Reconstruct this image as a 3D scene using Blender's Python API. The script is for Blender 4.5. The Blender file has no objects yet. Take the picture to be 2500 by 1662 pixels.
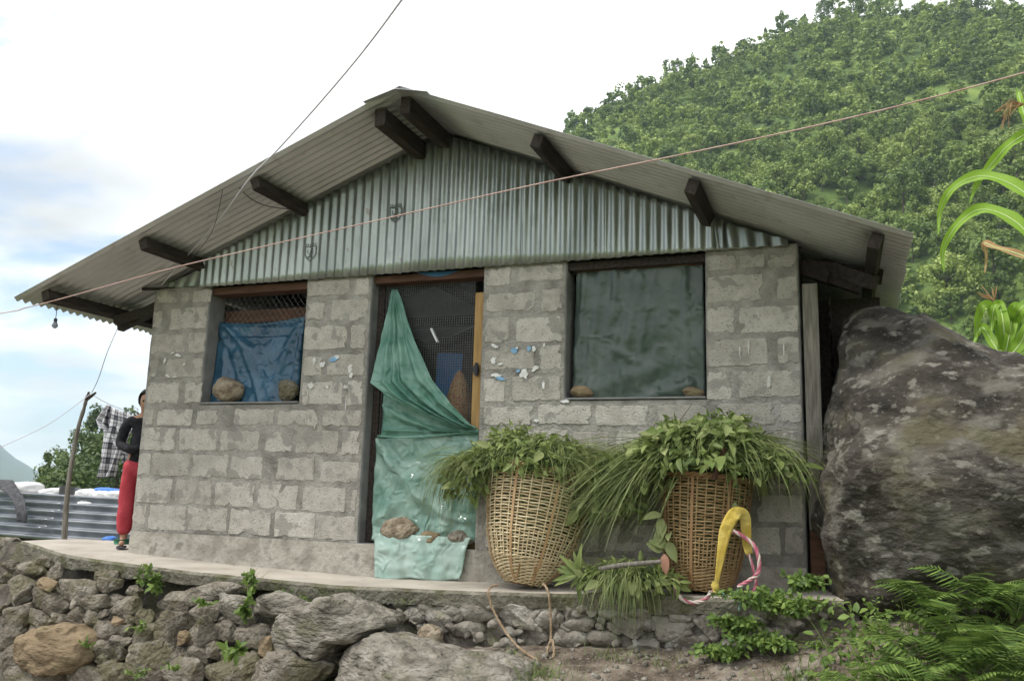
import bpy, bmesh, math, random
import numpy as np
from mathutils import Vector, Matrix, Euler, noise as mnoise

random.seed(7); rng = np.random.default_rng(7)
sc = bpy.context.scene
R = math.radians

# ------------------------------------------------------------------ camera
CAM = np.array([5.628, -5.786, 0.61]); YAW, PITCH, ROLL, FPX = -0.36687, 0.17364, 0.02848, 2089.9
PW, PH = 2500.0, 1662.0
def cam_axes():
    cy, sy, cp, sp = math.cos(YAW), math.sin(YAW), math.cos(PITCH), math.sin(PITCH)
    f = np.array([sy*cp, cy*cp, sp]); r = np.array([cy, -sy, 0.]); u = np.cross(r, f)
    c, s = math.cos(ROLL), math.sin(ROLL)
    return c*r+s*u, -s*r+c*u, f
AX_R, AX_U, AX_F = cam_axes()
cd = bpy.data.cameras.new('camera'); cam = bpy.data.objects.new('camera', cd)
sc.collection.objects.link(cam); sc.camera = cam
cd.sensor_width = 36; cd.lens = 36*FPX/PW; cd.clip_start = .05; cd.clip_end = 20000
cam.matrix_world = Matrix(((AX_R[0], AX_U[0], -AX_F[0], CAM[0]), (AX_R[1], AX_U[1], -AX_F[1], CAM[1]),
                           (AX_R[2], AX_U[2], -AX_F[2], CAM[2]), (0, 0, 0, 1)))
# ------------------------------------------------------------------ sky, sun, exposure
SUN_EL, SUN_AZ = R(58), R(-125)          # azimuth measured from +Y towards +X: the sun stands front left, veiled by cloud
w = bpy.data.worlds.new('World'); sc.world = w; w.use_nodes = True
nt = w.node_tree; nt.nodes.clear()
def N(t, **k):
    n = nt.nodes.new(t)
    for a, b in k.items(): setattr(n, a, b)
    return n
L = nt.links.new
out = N('ShaderNodeOutputWorld'); bg = N('ShaderNodeBackground'); bg.inputs[1].default_value = 0.1
sky = N('ShaderNodeTexSky', sky_type='NISHITA', sun_disc=False, sun_elevation=SUN_EL, sun_rotation=SUN_AZ)
sky.altitude = 1500; sky.air_density = 1.0; sky.dust_density = 3.0
tc = N('ShaderNodeTexCoord'); sep = N('ShaderNodeSeparateXYZ'); L(tc.outputs['Generated'], sep.inputs[0])
zz = N('ShaderNodeMath', operation='ADD'); zz.inputs[1].default_value = .22; L(sep.outputs[2], zz.inputs[0])
zm = N('ShaderNodeMath', operation='MAXIMUM'); zm.inputs[1].default_value = .08; L(zz.outputs[0], zm.inputs[0])
dv = N('ShaderNodeVectorMath', operation='DIVIDE'); cmb = N('ShaderNodeCombineXYZ')
for i in range(2): L(zm.outputs[0], cmb.inputs[i])
cmb.inputs[2].default_value = 1; L(tc.outputs['Generated'], dv.inputs[0]); L(cmb.outputs[0], dv.inputs[1])
mp = N('ShaderNodeMapping'); mp.inputs['Scale'].default_value = (1, 1, .0); mp.inputs['Location'].default_value = (.3, .4, 0); L(dv.outputs[0], mp.inputs[0])
cn = N('ShaderNodeTexNoise'); cn.inputs['Scale'].default_value = 1.5; cn.inputs['Detail'].default_value = 9; cn.inputs['Roughness'].default_value = .55; cn.inputs['Distortion'].default_value = .3; L(mp.outputs[0], cn.inputs['Vector'])
bias = N('ShaderNodeMapRange'); bias.inputs[1].default_value = -.70; bias.inputs[2].default_value = -.48; bias.inputs[3].default_value = 0.0; bias.inputs[4].default_value = .42; L(sep.outputs[0], bias.inputs[0])
ad = N('ShaderNodeMath', operation='ADD'); L(cn.outputs[0], ad.inputs[0]); L(bias.outputs[0], ad.inputs[1])
mr = N('ShaderNodeMapRange', interpolation_type='SMOOTHSTEP'); mr.inputs[1].default_value = .37; mr.inputs[2].default_value = .50; L(ad.outputs[0], mr.inputs[0])
c2 = N('ShaderNodeTexNoise'); c2.inputs['Scale'].default_value = .9; c2.inputs['Detail'].default_value = 5; L(mp.outputs[0], c2.inputs['Vector'])
cr = N('ShaderNodeMapRange'); cr.inputs[1].default_value = .33; cr.inputs[2].default_value = .6; cr.inputs[3].default_value = 3.7; cr.inputs[4].default_value = 9.6; L(c2.outputs[0], cr.inputs[0])
cc = N('ShaderNodeMix', data_type='RGBA', blend_type='MULTIPLY'); cc.inputs[0].default_value = 1; cc.inputs[6].default_value = (.985, .99, 1, 1); L(cr.outputs[0], cc.inputs[7])
sm = N('ShaderNodeMix', data_type='RGBA'); L(mr.outputs[0], sm.inputs[0])
sk2 = N('ShaderNodeMix', data_type='RGBA', blend_type='MULTIPLY'); sk2.inputs[0].default_value = 1; L(sky.outputs[0], sk2.inputs[6]); sk2.inputs[7].default_value = (1.0, 1.0, 1.0, 1)
L(sk2.outputs[2], sm.inputs[6]); L(cc.outputs[2], sm.inputs[7])
L(sm.outputs[2], bg.inputs[0]); L(bg.outputs[0], out.inputs[0])
sl = bpy.data.lights.new('sun', 'SUN'); so = bpy.data.objects.new('sun', sl); sc.collection.objects.link(so)
sl.energy = 1.5; sl.angle = R(11); sl.color = (1, .95, .87)
so.rotation_euler = Vector((-math.sin(SUN_AZ)*math.cos(SUN_EL), -math.cos(SUN_AZ)*math.cos(SUN_EL), -math.sin(SUN_EL))).to_track_quat('-Z', 'Y').to_euler()
so.location = (-6, -8, 12)
vs = sc.view_settings; vs.view_transform = 'Standard'; vs.look = 'None'; vs.exposure = 1.15; vs.gamma = 1; vs.use_curve_mapping = False
sc.render.engine = 'CYCLES'; sc.cycles.use_denoising = True; sc.cycles.use_adaptive_sampling = True; sc.cycles.adaptive_threshold = .02; sc.cycles.max_bounces = 5; sc.cycles.diffuse_bounces = 3; sc.cycles.glossy_bounces = 3; sc.cycles.transmission_bounces = 4; sc.cycles.transparent_max_bounces = 8; sc.cycles.volume_bounces = 1

# ------------------------------------------------------------------ helpers
def ray(px, py):
    return AX_R*((px-PW/2)/FPX) - AX_U*((py-PH/2)/FPX) + AX_F
def pt(px, py, y=None, z=None, x=None, plane=None, d=None):
    """the world point seen at photo position (px, py) on a plane of the place"""
    r = ray(px, py)
    if y is not None: t = (y-CAM[1])/r[1]
    elif z is not None: t = (z-CAM[2])/r[2]
    elif x is not None: t = (x-CAM[0])/r[0]
    elif d is not None: t = d/math.hypot(r[0], r[1])
    else:                      # plane: y = a + b*z
        a, b = plane; t = (a + b*CAM[2] - CAM[1])/(r[1]-b*r[2])
    return Vector(CAM + t*r)
COL = sc.collection
def link(o, parent=None):
    COL.objects.link(o)
    if parent is not None: o.parent = parent
    return o
def tag(o, label=None, cat=None, group=None, kind=None):
    for k, v in (('label', label), ('category', cat), ('group', group), ('kind', kind)):
        if v: o[k] = v
    return o
def empty(name, loc=(0, 0, 0), label=None, cat=None, group=None, rot=(0, 0, 0)):
    o = bpy.data.objects.new(name, None); link(o); o.location = loc; o.rotation_euler = rot; o.empty_display_size = .1
    return tag(o, label, cat, group)
class MB:
    def __init__(s): s.v = []; s.f = []; s.m = []
    def add(s, vs, fs, mi=0):
        b = len(s.v); s.v += [tuple(map(float, p)) for p in vs]; s.f += [tuple(i+b for i in f) for f in fs]; s.m += [mi]*len(fs)
    def box(s, x0, x1, y0, y1, z0, z1, mi=0):
        s.add([(x0,y0,z0),(x1,y0,z0),(x1,y1,z0),(x0,y1,z0),(x0,y0,z1),(x1,y0,z1),(x1,y1,z1),(x0,y1,z1)],
              [(0,3,2,1),(4,5,6,7),(0,1,5,4),(1,2,6,5),(2,3,7,6),(3,0,4,7)], mi)
    def bar(s, a, b, w, h, up=(0, 0, 1), mi=0, jit=0):
        a, b = Vector(a), Vector(b); d = (b-a).normalized(); u = Vector(up); r = d.cross(u)
        if r.length < 1e-4: r = d.cross(Vector((1, 0, 0)))
        r.normalize(); u = r.cross(d)
        q = []
        for p in (a, b):
            for sx, sy in ((-1,-1),(1,-1),(1,1),(-1,1)): q.append(p + r*(sx*w/2+random.uniform(-jit, jit)) + u*(sy*h/2+random.uniform(-jit, jit)))
        s.add(q, [(3,2,1,0),(4,5,6,7),(0,1,5,4),(1,2,6,5),(2,3,7,6),(3,0,4,7)], mi)
    def tube(s, pts, rad, n=6, mi=0, closed=False):
        pts = [Vector(p) for p in pts]; k = len(pts); rad = rad if hasattr(rad, '__len__') else [rad]*k
        vs = []; prev = None
        for i, p in enumerate(pts):
            if closed: d = pts[(i+1) % k]-pts[i-1]
            else: d = pts[min(i+1, k-1)]-pts[max(i-1, 0)]
            if d.length < 1e-9: d = Vector((0, 0, 1))
            d.normalize()
            if prev is None:
                r = d.cross(Vector((0, 0, 1)))
                if r.length < .1: r = d.cross(Vector((1, 0, 0)))
            else: r = prev - d*prev.dot(d)
            r.normalize(); prev = r; u = d.cross(r)
            for j in range(n):
                a = 2*math.pi*j/n; vs.append(p + r*(math.cos(a)*rad[i]) + u*(math.sin(a)*rad[i]))
        fs = []
        for i in range(k if closed else k-1):
            i2 = (i+1) % k
            for j in range(n):
                j2 = (j+1) % n; fs.append((i*n+j, i2*n+j, i2*n+j2, i*n+j2)[::-1])
        if not closed: fs.append(tuple(range(n))); fs.append(tuple((k-1)*n+j for j in reversed(range(n))))
        s.add(vs, fs, mi)
    def grid(s, fn, nu, nv, mi=0, flip=False):
        vs = [fn(i/nu, j/nv) for j in range(nv+1) for i in range(nu+1)]
        fs = []
        for j in range(nv):
            for i in range(nu):
                a = j*(nu+1)+i; f = (a, a+1, a+nu+2, a+nu+1); fs.append(f[::-1] if flip else f)
        s.add(vs, fs, mi)
    def mesh(s, name, mats, smooth=False):
        me = bpy.data.meshes.new(name); me.from_pydata(s.v, [], s.f)
        for m in (mats if isinstance(mats, (list, tuple)) else [mats]): me.materials.append(m)
        if any(s.m): me.polygons.foreach_set('material_index', s.m)
        if smooth: me.polygons.foreach_set('use_smooth', [True]*len(s.f))
        me.update(); return me
    def build(s, name, mats, parent=None, smooth=False):
        return link(bpy.data.objects.new(name, s.mesh(name, mats, smooth)), parent)
def solidify(o, t, off=0):
    m = o.modifiers.new('thickness', 'SOLIDIFY'); m.thickness = t; m.offset = off; return o
def bevel(o, wd, seg=2, ang=30):
    m = o.modifiers.new('bevel', 'BEVEL'); m.width = wd; m.segments = seg; m.limit_method = 'ANGLE'; m.angle_limit = R(ang); return o
def fb(x, y, z, o=3):
    return mnoise.fractal(Vector((x, y, z)), 1.0, 2.0, o)
def interp(x, tab):
    return float(np.interp(x, [t[0] for t in tab], [t[1] for t in tab]))

# ------------------------------------------------------------------ materials
def mat(name, cols, scale=4, detail=6, rough=.85, metal=0, bump=0, bscale=60, bdist=.01, spec=.3, alpha=1, trans=0, coat=0, island=0, stretch=(1, 1, 1), spots=None, objrand=0, dist=0, lo=.35, hi=.65, bdetail=4):
    m = bpy.data.materials.new(name); m.use_nodes = True; t = m.node_tree; n = t.nodes; l = t.links.new
    b = n['Principled BSDF']; b.inputs['Roughness'].default_value = rough; b.inputs['Metallic'].default_value = metal
    b.inputs['Specular IOR Level'].default_value = spec; b.inputs['Alpha'].default_value = alpha; b.inputs['Coat Weight'].default_value = coat
    g = n.new('ShaderNodeNewGeometry'); mpn = n.new('ShaderNodeMapping'); mpn.inputs['Scale'].default_value = stretch; l(g.outputs['Position'], mpn.inputs[0]); P = mpn.outputs[0]
    tx = n.new('ShaderNodeTexNoise'); tx.inputs['Scale'].default_value = scale; tx.inputs['Detail'].default_value = detail; tx.inputs['Distortion'].default_value = dist; l(P, tx.inputs['Vector'])
    f = tx.outputs[0]
    mrn = n.new('ShaderNodeMapRange'); mrn.inputs[1].default_value = lo; mrn.inputs[2].default_value = hi; l(f, mrn.inputs[0]); f = mrn.outputs[0]
    if island:
        mx = n.new('ShaderNodeMix'); mx.inputs[0].default_value = island; l(f, mx.inputs[2]); l(g.outputs['Random Per Island'], mx.inputs[3]); f = mx.outputs[0]
    if objrand:
        oi = n.new('ShaderNodeObjectInfo'); mx = n.new('ShaderNodeMix'); mx.inputs[0].default_value = objrand; l(f, mx.inputs[2]); l(oi.outputs['Random'], mx.inputs[3]); f = mx.outputs[0]
    rp = n.new('ShaderNodeValToRGB'); e = rp.color_ramp.elements
    while len(e) < len(cols): e.new(.5)
    for i, c in enumerate(cols): e[i].position = i/max(1, len(cols)-1); e[i].color = (*c, 1)
    l(f, rp.inputs[0]); colout = rp.outputs[0]
    for sp in (spots or []):           # (scale, lo, hi, colour, strength, detail)
        ns = n.new('ShaderNodeTexNoise'); ns.inputs['Scale'].default_value = sp[0]; ns.inputs['Detail'].default_value = sp[5] if len(sp) > 5 else 4; l(P, ns.inputs['Vector'])
        ms = n.new('ShaderNodeMapRange'); ms.inputs[1].default_value = sp[1]; ms.inputs[2].default_value = sp[2]; ms.inputs[4].default_value = sp[4]; l(ns.outputs[0], ms.inputs[0])
        mc = n.new('ShaderNodeMix'); mc.data_type = 'RGBA'; l(ms.outputs[0], mc.inputs[0]); l(colout, mc.inputs[6]); mc.inputs[7].default_value = (*sp[3], 1); colout = mc.outputs[2]
    l(colout, b.inputs['Base Color'])
    if bump:
        bn = n.new('ShaderNodeTexNoise'); bn.inputs['Scale'].default_value = bscale; bn.inputs['Detail'].default_value = bdetail; l(P, bn.inputs['Vector'])
        bp = n.new('ShaderNodeBump'); bp.inputs['Strength'].default_value = bump; bp.inputs['Distance'].default_value = bdist; l(bn.outputs[0], bp.inputs['Height']); l(bp.outputs[0], b.inputs['Normal'])
    if trans:
        tr = n.new('ShaderNodeBsdfTranslucent'); l(colout, tr.inputs[0]); ms = n.new('ShaderNodeMixShader'); ms.inputs[0].default_value = trans
        l(b.outputs[0], ms.inputs[1]); l(tr.outputs[0], ms.inputs[2]); l(ms.outputs[0], n['Material Output'].inputs[0])
    return m
M = {}
M['mortar'] = mat('mortar', [(.24,.225,.203),(.33,.312,.285),(.40,.38,.35)], 9, detail=9, rough=.95, bump=1, bscale=45, bdist=.02, bdetail=8, spots=[(2.2,.5,.68,(.12,.115,.1),.6),(30,.62,.7,(.3,.29,.27),.5)])
M['plaster'] = mat('plaster', [(.17,.17,.172),(.25,.25,.25)], 7, rough=.95, bump=.35, bscale=50)
M['plinth'] = mat('plinth', [(.26,.235,.205),(.37,.345,.305),(.46,.435,.39)], 6, detail=10, rough=.95, bump=.7, bscale=30, bdist=.02, spots=[(6,.58,.68,(.16,.14,.12),.7)])
M['block'] = mat('block', [(.36,.335,.298),(.48,.45,.408),(.58,.55,.505)], 14, detail=10, rough=.95, bump=1, bscale=90, bdist=.012, bdetail=8, objrand=.5, spots=[(60,.60,.66,(.2,.185,.16),.6,6),(3.5,.55,.68,(.31,.29,.255),.6,7),(10,.62,.7,(.27,.255,.23),.55,6),(5.5,.565,.60,(.30,.283,.258),.85,9)])
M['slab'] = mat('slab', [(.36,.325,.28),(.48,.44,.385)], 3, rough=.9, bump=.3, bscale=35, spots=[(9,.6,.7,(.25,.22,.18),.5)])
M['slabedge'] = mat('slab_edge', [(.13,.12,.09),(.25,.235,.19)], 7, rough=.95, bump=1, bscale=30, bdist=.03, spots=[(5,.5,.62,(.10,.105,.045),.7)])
M['roof'] = mat('roof_iron', [(.48,.492,.495),(.59,.602,.605)], 2.5, rough=.36, metal=.5, bump=.15, bscale=90, spots=[(9,.6,.7,(.36,.34,.31),.5)], stretch=(1, 1, 1))
M['gable'] = mat('gable_iron', [(.27,.30,.288),(.43,.465,.45)], 3, rough=.38, metal=.8, bump=.12, bscale=120, spots=[(8,.56,.72,(.20,.225,.20),.6,7),(22,.66,.72,(.19,.12,.08),.5,5)], stretch=(1, 1, .35))
M['iron2'] = mat('shed_iron', [(.15,.165,.185),(.25,.265,.29)], 3, rough=.36, metal=.75, bump=.1, bscale=60)
M['wood'] = mat('dark_wood', [(.022,.016,.014),(.055,.042,.036)], 12, rough=.8, bump=.5, bscale=60, stretch=(4, .6, 4))
M['wood2'] = mat('brown_board', [(.07,.035,.022),(.12,.06,.038)], 9, rough=.8, bump=.3, stretch=(.6, 4, 4))
M['post'] = mat('pine_post', [(.36,.22,.08),(.46,.29,.12)], 10, rough=.7, bump=.3, stretch=(5, 5, .5))
M['greywood'] = mat('weathered_wood', [(.14,.125,.105),(.26,.24,.21)], 14, rough=.9, bump=.5, stretch=(5, 5, .4))
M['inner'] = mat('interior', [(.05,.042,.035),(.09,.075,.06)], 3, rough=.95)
M['wire'] = mat('wire', [(.20,.20,.20),(.28,.28,.28)], 30, rough=.5, metal=.5)
M['cable'] = mat('cable', [(.62,.60,.68),(.72,.70,.78)], 5, rough=.6)
M['redline'] = mat('red_line', [(.46,.28,.25),(.58,.43,.39)], 9, rough=.7)
M['darkwire'] = mat('dark_wire', [(.04,.04,.05),(.06,.06,.07)], 5, rough=.6)
M['bamboo'] = mat('bamboo', [(.36,.26,.14),(.58,.46,.28),(.68,.57,.38)], 25, rough=.6, island=.75, spec=.35)
M['bamboo2'] = mat('bamboo_strip', [(.34,.20,.10),(.50,.33,.18)], 10, rough=.55, stretch=(4, 4, .6), objrand=.5)
M['bamboo3'] = mat('dirty_shaded_bamboo', [(.17,.105,.045),(.30,.20,.095),(.38,.27,.14)], 25, rough=.65, island=.75)  # dirty brown, with the shade on the right basket coloured in
M['bamboo4'] = mat('dirty_shaded_strip', [(.22,.12,.055),(.33,.20,.10)], 10, rough=.6, stretch=(4, 4, .6), objrand=.5)
M['rope'] = mat('jute_rope', [(.26,.18,.11),(.42,.32,.22)], 40, rough=.9, bump=.6, bscale=200)
M['ropew'] = mat('white_rope', [(.52,.44,.40),(.62,.55,.5)], 30, rough=.9)
M['ropep'] = mat('pink_rope', [(.42,.10,.16),(.52,.2,.24)], 30, rough=.9)
M['ropeg'] = mat('green_rope', [(.20,.42,.30),(.32,.52,.40)], 30, rough=.9)
M['yellow'] = mat('yellow_cloth', [(.50,.36,.06),(.58,.44,.10),(.64,.52,.16)], 9, rough=.75, bump=.35, bscale=60)
M['rock'] = mat('rock', [(.10,.087,.068),(.20,.176,.142),(.32,.29,.245)], 9, rough=.9, bump=1, bscale=30, bdist=.06, bdetail=8, objrand=.4, spots=[(4,.48,.60,(.13,.12,.062),.7,8),(13,.6,.68,(.34,.325,.29),.45)])
M['rockbig'] = mat('slab_rock', [(.13,.118,.097),(.235,.215,.18),(.35,.325,.28)], 7, detail=10, rough=.9, bump=1, bscale=20, bdist=.07, bdetail=10, stretch=(1, 1, 2.2), spots=[(4,.55,.66,(.17,.17,.10),.5)])
M['ochre'] = mat('ochre_rock', [(.15,.11,.065),(.27,.205,.13)], 4, rough=.9, bump=.9, bscale=16, bdist=.03, bdetail=8, stretch=(1, 1, 2.5), spots=[(6,.57,.68,(.20,.19,.10),.5)])
M['paleRock'] = mat('pale_stone', [(.17,.135,.095),(.30,.245,.18),(.40,.34,.265)], 14, detail=10, rough=.9, bump=1, bscale=38, bdist=.04, bdetail=8)
M['rubble'] = mat('rubble_rock', [(.13,.115,.095),(.22,.20,.17),(.31,.285,.25)], 9, rough=.95, bump=.9, bscale=40, bdist=.02, objrand=.4, spots=[(16,.55,.65,(.40,.385,.355),.5),(9,.57,.66,(.17,.175,.10),.5)])
M['boulder'] = mat('boulder_rock', [(.016,.0135,.0105),(.044,.038,.030),(.088,.075,.061)], 3.0, rough=.85, bump=1, bscale=9, bdist=.06, bdetail=9, stretch=(1, 1, 1.5),
    spots=[(1.6,.52,.72,(.13,.12,.105),.5,9),(5,.52,.62,(.155,.145,.125),.65,13),(12,.57,.63,(.24,.23,.20),.6,13),(45,.62,.70,(.34,.33,.30),.3,6),(3,.56,.66,(.075,.07,.03),.6)])
M['soil'] = mat('soil', [(.07,.054,.04),(.155,.125,.097),(.26,.225,.185)], 7, rough=.95, bump=.8, bscale=40, bdist=.02, spots=[(60,.6,.66,(.33,.30,.26),.6)])
M['core'] = mat('earth_core', [(.06,.05,.04),(.15,.135,.115)], 8, rough=.95, bump=1, bscale=30, bdist=.03, spots=[(5,.52,.62,(.09,.09,.045),.6)])
M['mortar2'] = mat('rubble_mortar', [(.12,.108,.088),(.24,.22,.19)], 14, rough=.95, bump=1, bscale=35, bdist=.03, spots=[(7,.52,.62,(.13,.135,.07),.7)])
def leafm(name, cols, trans=.3, rough=.55, island=.7, **k): return mat(name, cols, k.pop('scale', 6), rough=rough, island=island, trans=trans, spec=.35, **k)
M['leaf'] = leafm('fodder_leaf', [(.06,.095,.028),(.17,.23,.065),(.36,.41,.15)], objrand=.5, island=.5)
M['leafpale'] = leafm('pale_leaf', [(.20,.25,.09),(.40,.44,.20)], objrand=.5)
M['grass'] = leafm('cut_grass', [(.065,.10,.035),(.17,.22,.075),(.36,.39,.17)])
M['weed'] = leafm('weed_leaf', [(.05,.095,.02),(.13,.21,.04),(.25,.34,.08)])
M['fern'] = leafm('fern_leaf', [(.045,.09,.018),(.13,.21,.045),(.26,.36,.085)])
M['maize'] = leafm('maize_leaf', [(.16,.31,.02),(.28,.45,.05)], trans=.3)
M['maizedry'] = leafm('dry_maize', [(.38,.20,.08),(.48,.33,.16)], trans=.3)
M['crown'] = leafm('tree_crown', [(.065,.115,.028),(.19,.27,.065),(.40,.48,.14)], island=.25, objrand=.6, scale=.12, trans=.25)
M['crowns'] = leafm('forest_crown', [(.065,.115,.028),(.19,.27,.065),(.40,.48,.14)], island=.15, scale=.22, trans=.25, lo=.38, hi=.62)
M['crownd'] = leafm('dark_crown', [(.03,.055,.016),(.085,.13,.032),(.18,.235,.065)], island=.4, objrand=.4, scale=.2, trans=.2)
M['bark'] = mat('bark', [(.05,.04,.032),(.10,.085,.07)], 3, rough=.95)
M['hill'] = mat('hill_grass', [(.05,.085,.02),(.11,.17,.04),(.2,.27,.065)], .06, detail=8, rough=.95, spots=[(.3,.5,.62,(.05,.09,.02),.7),(.1,.62,.7,(.16,.15,.08),.5)])
M['mount'] = mat('far_slope', [(.02,.04,.03),(.045,.07,.04)], .006, rough=.95)

ZTAB = [(-3, .06), (-1.2, .045), (0, .02), (1.14, -.02), (2.4, -.04), (3.5, -.012), (4.2, .018), (5.05, .052), (5.6, .075), (8, .08)]
def zs(x, y=0.): return interp(x, ZTAB) + .03*min(y, 0)          # top of the porch slab

# ------------------------------------------------------------------ ground, hills
FOOT = [(-3, -1.15), (0, -1.05), (1.5, -.85), (2.6, -.55), (3.2, -.40), (3.8, -.34), (4.8, -.27), (5.5, -.10), (6.0, .04), (9, .10)]
def gz(x, y):
    f = interp(x, FOOT); k = interp(x, [(3, .12), (4.5, .2), (5.6, .42), (7, .42)])
    z = f + k*min(0, y+.55)
    z = max(z, -.95 + .03*math.sin(x*1.3+y)) if y > -9 else -.95
    if y > -.5: z = min(f, -.06) if x < 5.45 else f + .02*(y+.5)
    r = math.hypot(x-3, y-1)
    t = min(1, max(0, (r-9)/60)); t = t*t*(3-2*t)
    z = z*(1-t) + t*(-9) + .02*fb(x*.9, y*.9, 0)*min(1, r/3)
    return z
def build_ground():
    rs = np.concatenate([np.linspace(0, 11, 74), np.geomspace(11.6, 9000, 46)]); na = 150
    mb = MB(); vs = [(3, -1.5, gz(3, -1.5))]
    for r in rs[1:]:
        for a in range(na):
            x = 3+r*math.cos(2*math.pi*a/na); y = -1.5+r*math.sin(2*math.pi*a/na); vs.append((x, y, gz(x, y)))
    fs = [(0, 1+a, 1+(a+1) % na) for a in range(na)]
    for i in range(len(rs)-2):
        for a in range(na):
            p = 1+i*na; fs.append((p+a, p+na+a, p+na+(a+1) % na, p+(a+1) % na))
    mb.add(vs, fs)
    o = mb.build('ground', [M['soil'], M['hill']], smooth=True)
    for p in o.data.polygons:
        c = p.center
        if math.hypot(c.x-3.5, c.y+1) > 9.5 or (c.y > 1.2 and not (-.1 < c.x < 5.5)): p.material_index = 1; tag(o, 'brown dirt path and earth sloping down before the stone walls', 'ground', kind='structure')
build_ground()
# wooded hillside: ridge line (photo x, photo y, metres away), foot 85 m away
RIDGE = [(200,1250,300),(700,800,290),(1000,540,270),(1250,400,255),(1375,322,250),(1450,280,250),(1530,228,250),(1650,178,250),(1760,138,250),(1830,106,250),(1900,72,252),(1960,47,255),(2060,26,258),(2250,20,262),(2500,14,268),(2900,-40,270),(3500,-150,250),(4600,-300,200)]
def hill_pt(u, s):
    px = 200+u*4400
    py = interp(px, [(a, b) for a, b, c in RIDGE])+14; dr = interp(px, [(a, c) for a, b, c in RIDGE])
    rd = pt(px, py, d=dr); az = Vector((rd.x-CAM[0], rd.y-CAM[1])).normalized()
    base = 85+10*math.sin(px*.004)
    if s <= 1: dd = base+(dr-base)*s; z = -8+(rd.z+8)*(s**.93)
    else: dd = dr+(s-1)*260; z = rd.z-(s-1)*120
    x, y = CAM[0]+az.x*dd, CAM[1]+az.y*dd
    am = min(1, s*3)*min(1, max(.1, abs(1-s)*6))
    z += am*(5*fb(x*.018, y*.018, 3.3, 4)+1.2*fb(x*.08, y*.08, 1, 2))
    return Vector((x, y, z))
mb = MB(); mb.grid(lambda u, v: hill_pt(u, v*1.5), 150, 66); o = mb.build('hill', M['hill'], smooth=True); tag(o, kind='structure')
def side_pt(u, v):                      # unseen slope added behind and right of the viewer, darkening low light and reflections
    a = R(35+u*165); rr_ = 90+v*190; h = (16+44*math.sin(math.pi*min(1, .12+u*.9))**.7)*(v**.9 if v <= 1 else 1-(v-1)*.8)
    x, y = CAM[0]+math.sin(a)*rr_, CAM[1]+math.cos(a)*rr_; return Vector((x, y, -9+h+4*fb(x*.02, y*.02, 1, 4)*min(1, v*3)))
mb = MB(); mb.grid(lambda u, v: side_pt(u, v*1.5), 90, 36); o = mb.build('added_slope', M['crowns'], smooth=True); tag(o, kind='structure')
# far blue mountain on the left
def mount_pt(u, v):
    px = -2600+u*3500
    top = interp(px, [(-2600, 600), (-1500, 450), (-900, 640), (-400, 800), (0, 1082), (97, 1152), (200, 1185), (420, 1170), (900, 1160)])
    top = max(top, 985)
    top += 6*math.sin(px*.021)+4*math.sin(px*.057)
    p = pt(px, top, d=2600); az = Vector((p.x-CAM[0], p.y-CAM[1])).normalized(); d = 1500+1100*v
    k = v if v <= 1 else 1-(v-1)*1.2
    return Vector((CAM[0]+az.x*d, CAM[1]+az.y*d, -20+(p.z+20)*k+14*fb(az.x*30, v*6, 2)*min(1, v*2)*abs(1-v)))
mb = MB(); mb.grid(lambda u, v: mount_pt(u, v*1.6), 130, 30); o = mb.build('mountain', M['mount'], smooth=True); tag(o, kind='structure')

# ------------------------------------------------------------------ trees
def crown_mesh(name, seed, h, rx, nclump, nleaf, leaf, mtl, conic=0., base=.22):
    r = random.Random(seed); vs = []; fs = []
    for c in range(nclump):
        t = r.random(); zc = h*(base+(1-base)*t)
        prof = math.sin(math.pi*min(1, (.12+.88*t)))**.6 if not conic else (1-t)**.8*.95+.08
        a = r.random()*6.283; rr = rx*prof*math.sqrt(r.uniform(.15, 1))
        cx, cy = rr*math.cos(a), rr*math.sin(a); cr = rx*r.uniform(.22, .40)
        for k in range(nleaf):
            d = Vector((r.gauss(0, 1), r.gauss(0, 1), r.gauss(.25, .9))).normalized()
            p = Vector((cx, cy, zc))+d*cr*r.uniform(.55, 1.05)*Vector((1, 1, .75)).length*.62
            nrm = (d+Vector((r.gauss(0, .45), r.gauss(0, .45), r.gauss(.3, .45)))).normalized()
            t1 = nrm.cross(Vector((r.gauss(0, 1), r.gauss(0, 1), r.gauss(0, 1)))).normalized(); t2 = nrm.cross(t1); s = leaf*r.uniform(.6, 1.3)
            b = len(vs); vs += [p-t1*s*.5, p+t2*s*.45, p+t1*s*.6, p-t2*s*.45]; fs.append((b, b+1, b+2, b+3))
    me = bpy.data.meshes.new(name); me.from_pydata([tuple(v) for v in vs], [], fs); me.materials.append(mtl); me.update(); return me
def trunk_mesh(name, seed, h, rad, rx):
    r = random.Random(seed); mb = MB(); lx, ly = r.uniform(-.05, .05)*h, r.uniform(-.05, .05)*h
    mb.tube([(0, 0, -.6), (lx*.3, ly*.3, h*.3), (lx*.6, ly*.6, h*.6), (lx, ly, h*.9)], [rad, rad*.75, rad*.5, rad*.15], 6)
    for i in range(4):
        a = r.random()*6.28; z0 = h*r.uniform(.3, .65); q = rx*.6
        mb.tube([(lx*.5, ly*.5, z0), (q*.5*math.cos(a), q*.5*math.sin(a), z0+h*.1), (q*math.cos(a), q*math.sin(a), z0+h*.2)], [rad*.4, rad*.3, rad*.1], 5)
    return mb.mesh(name, M['bark'], True)
VAR = []
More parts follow.
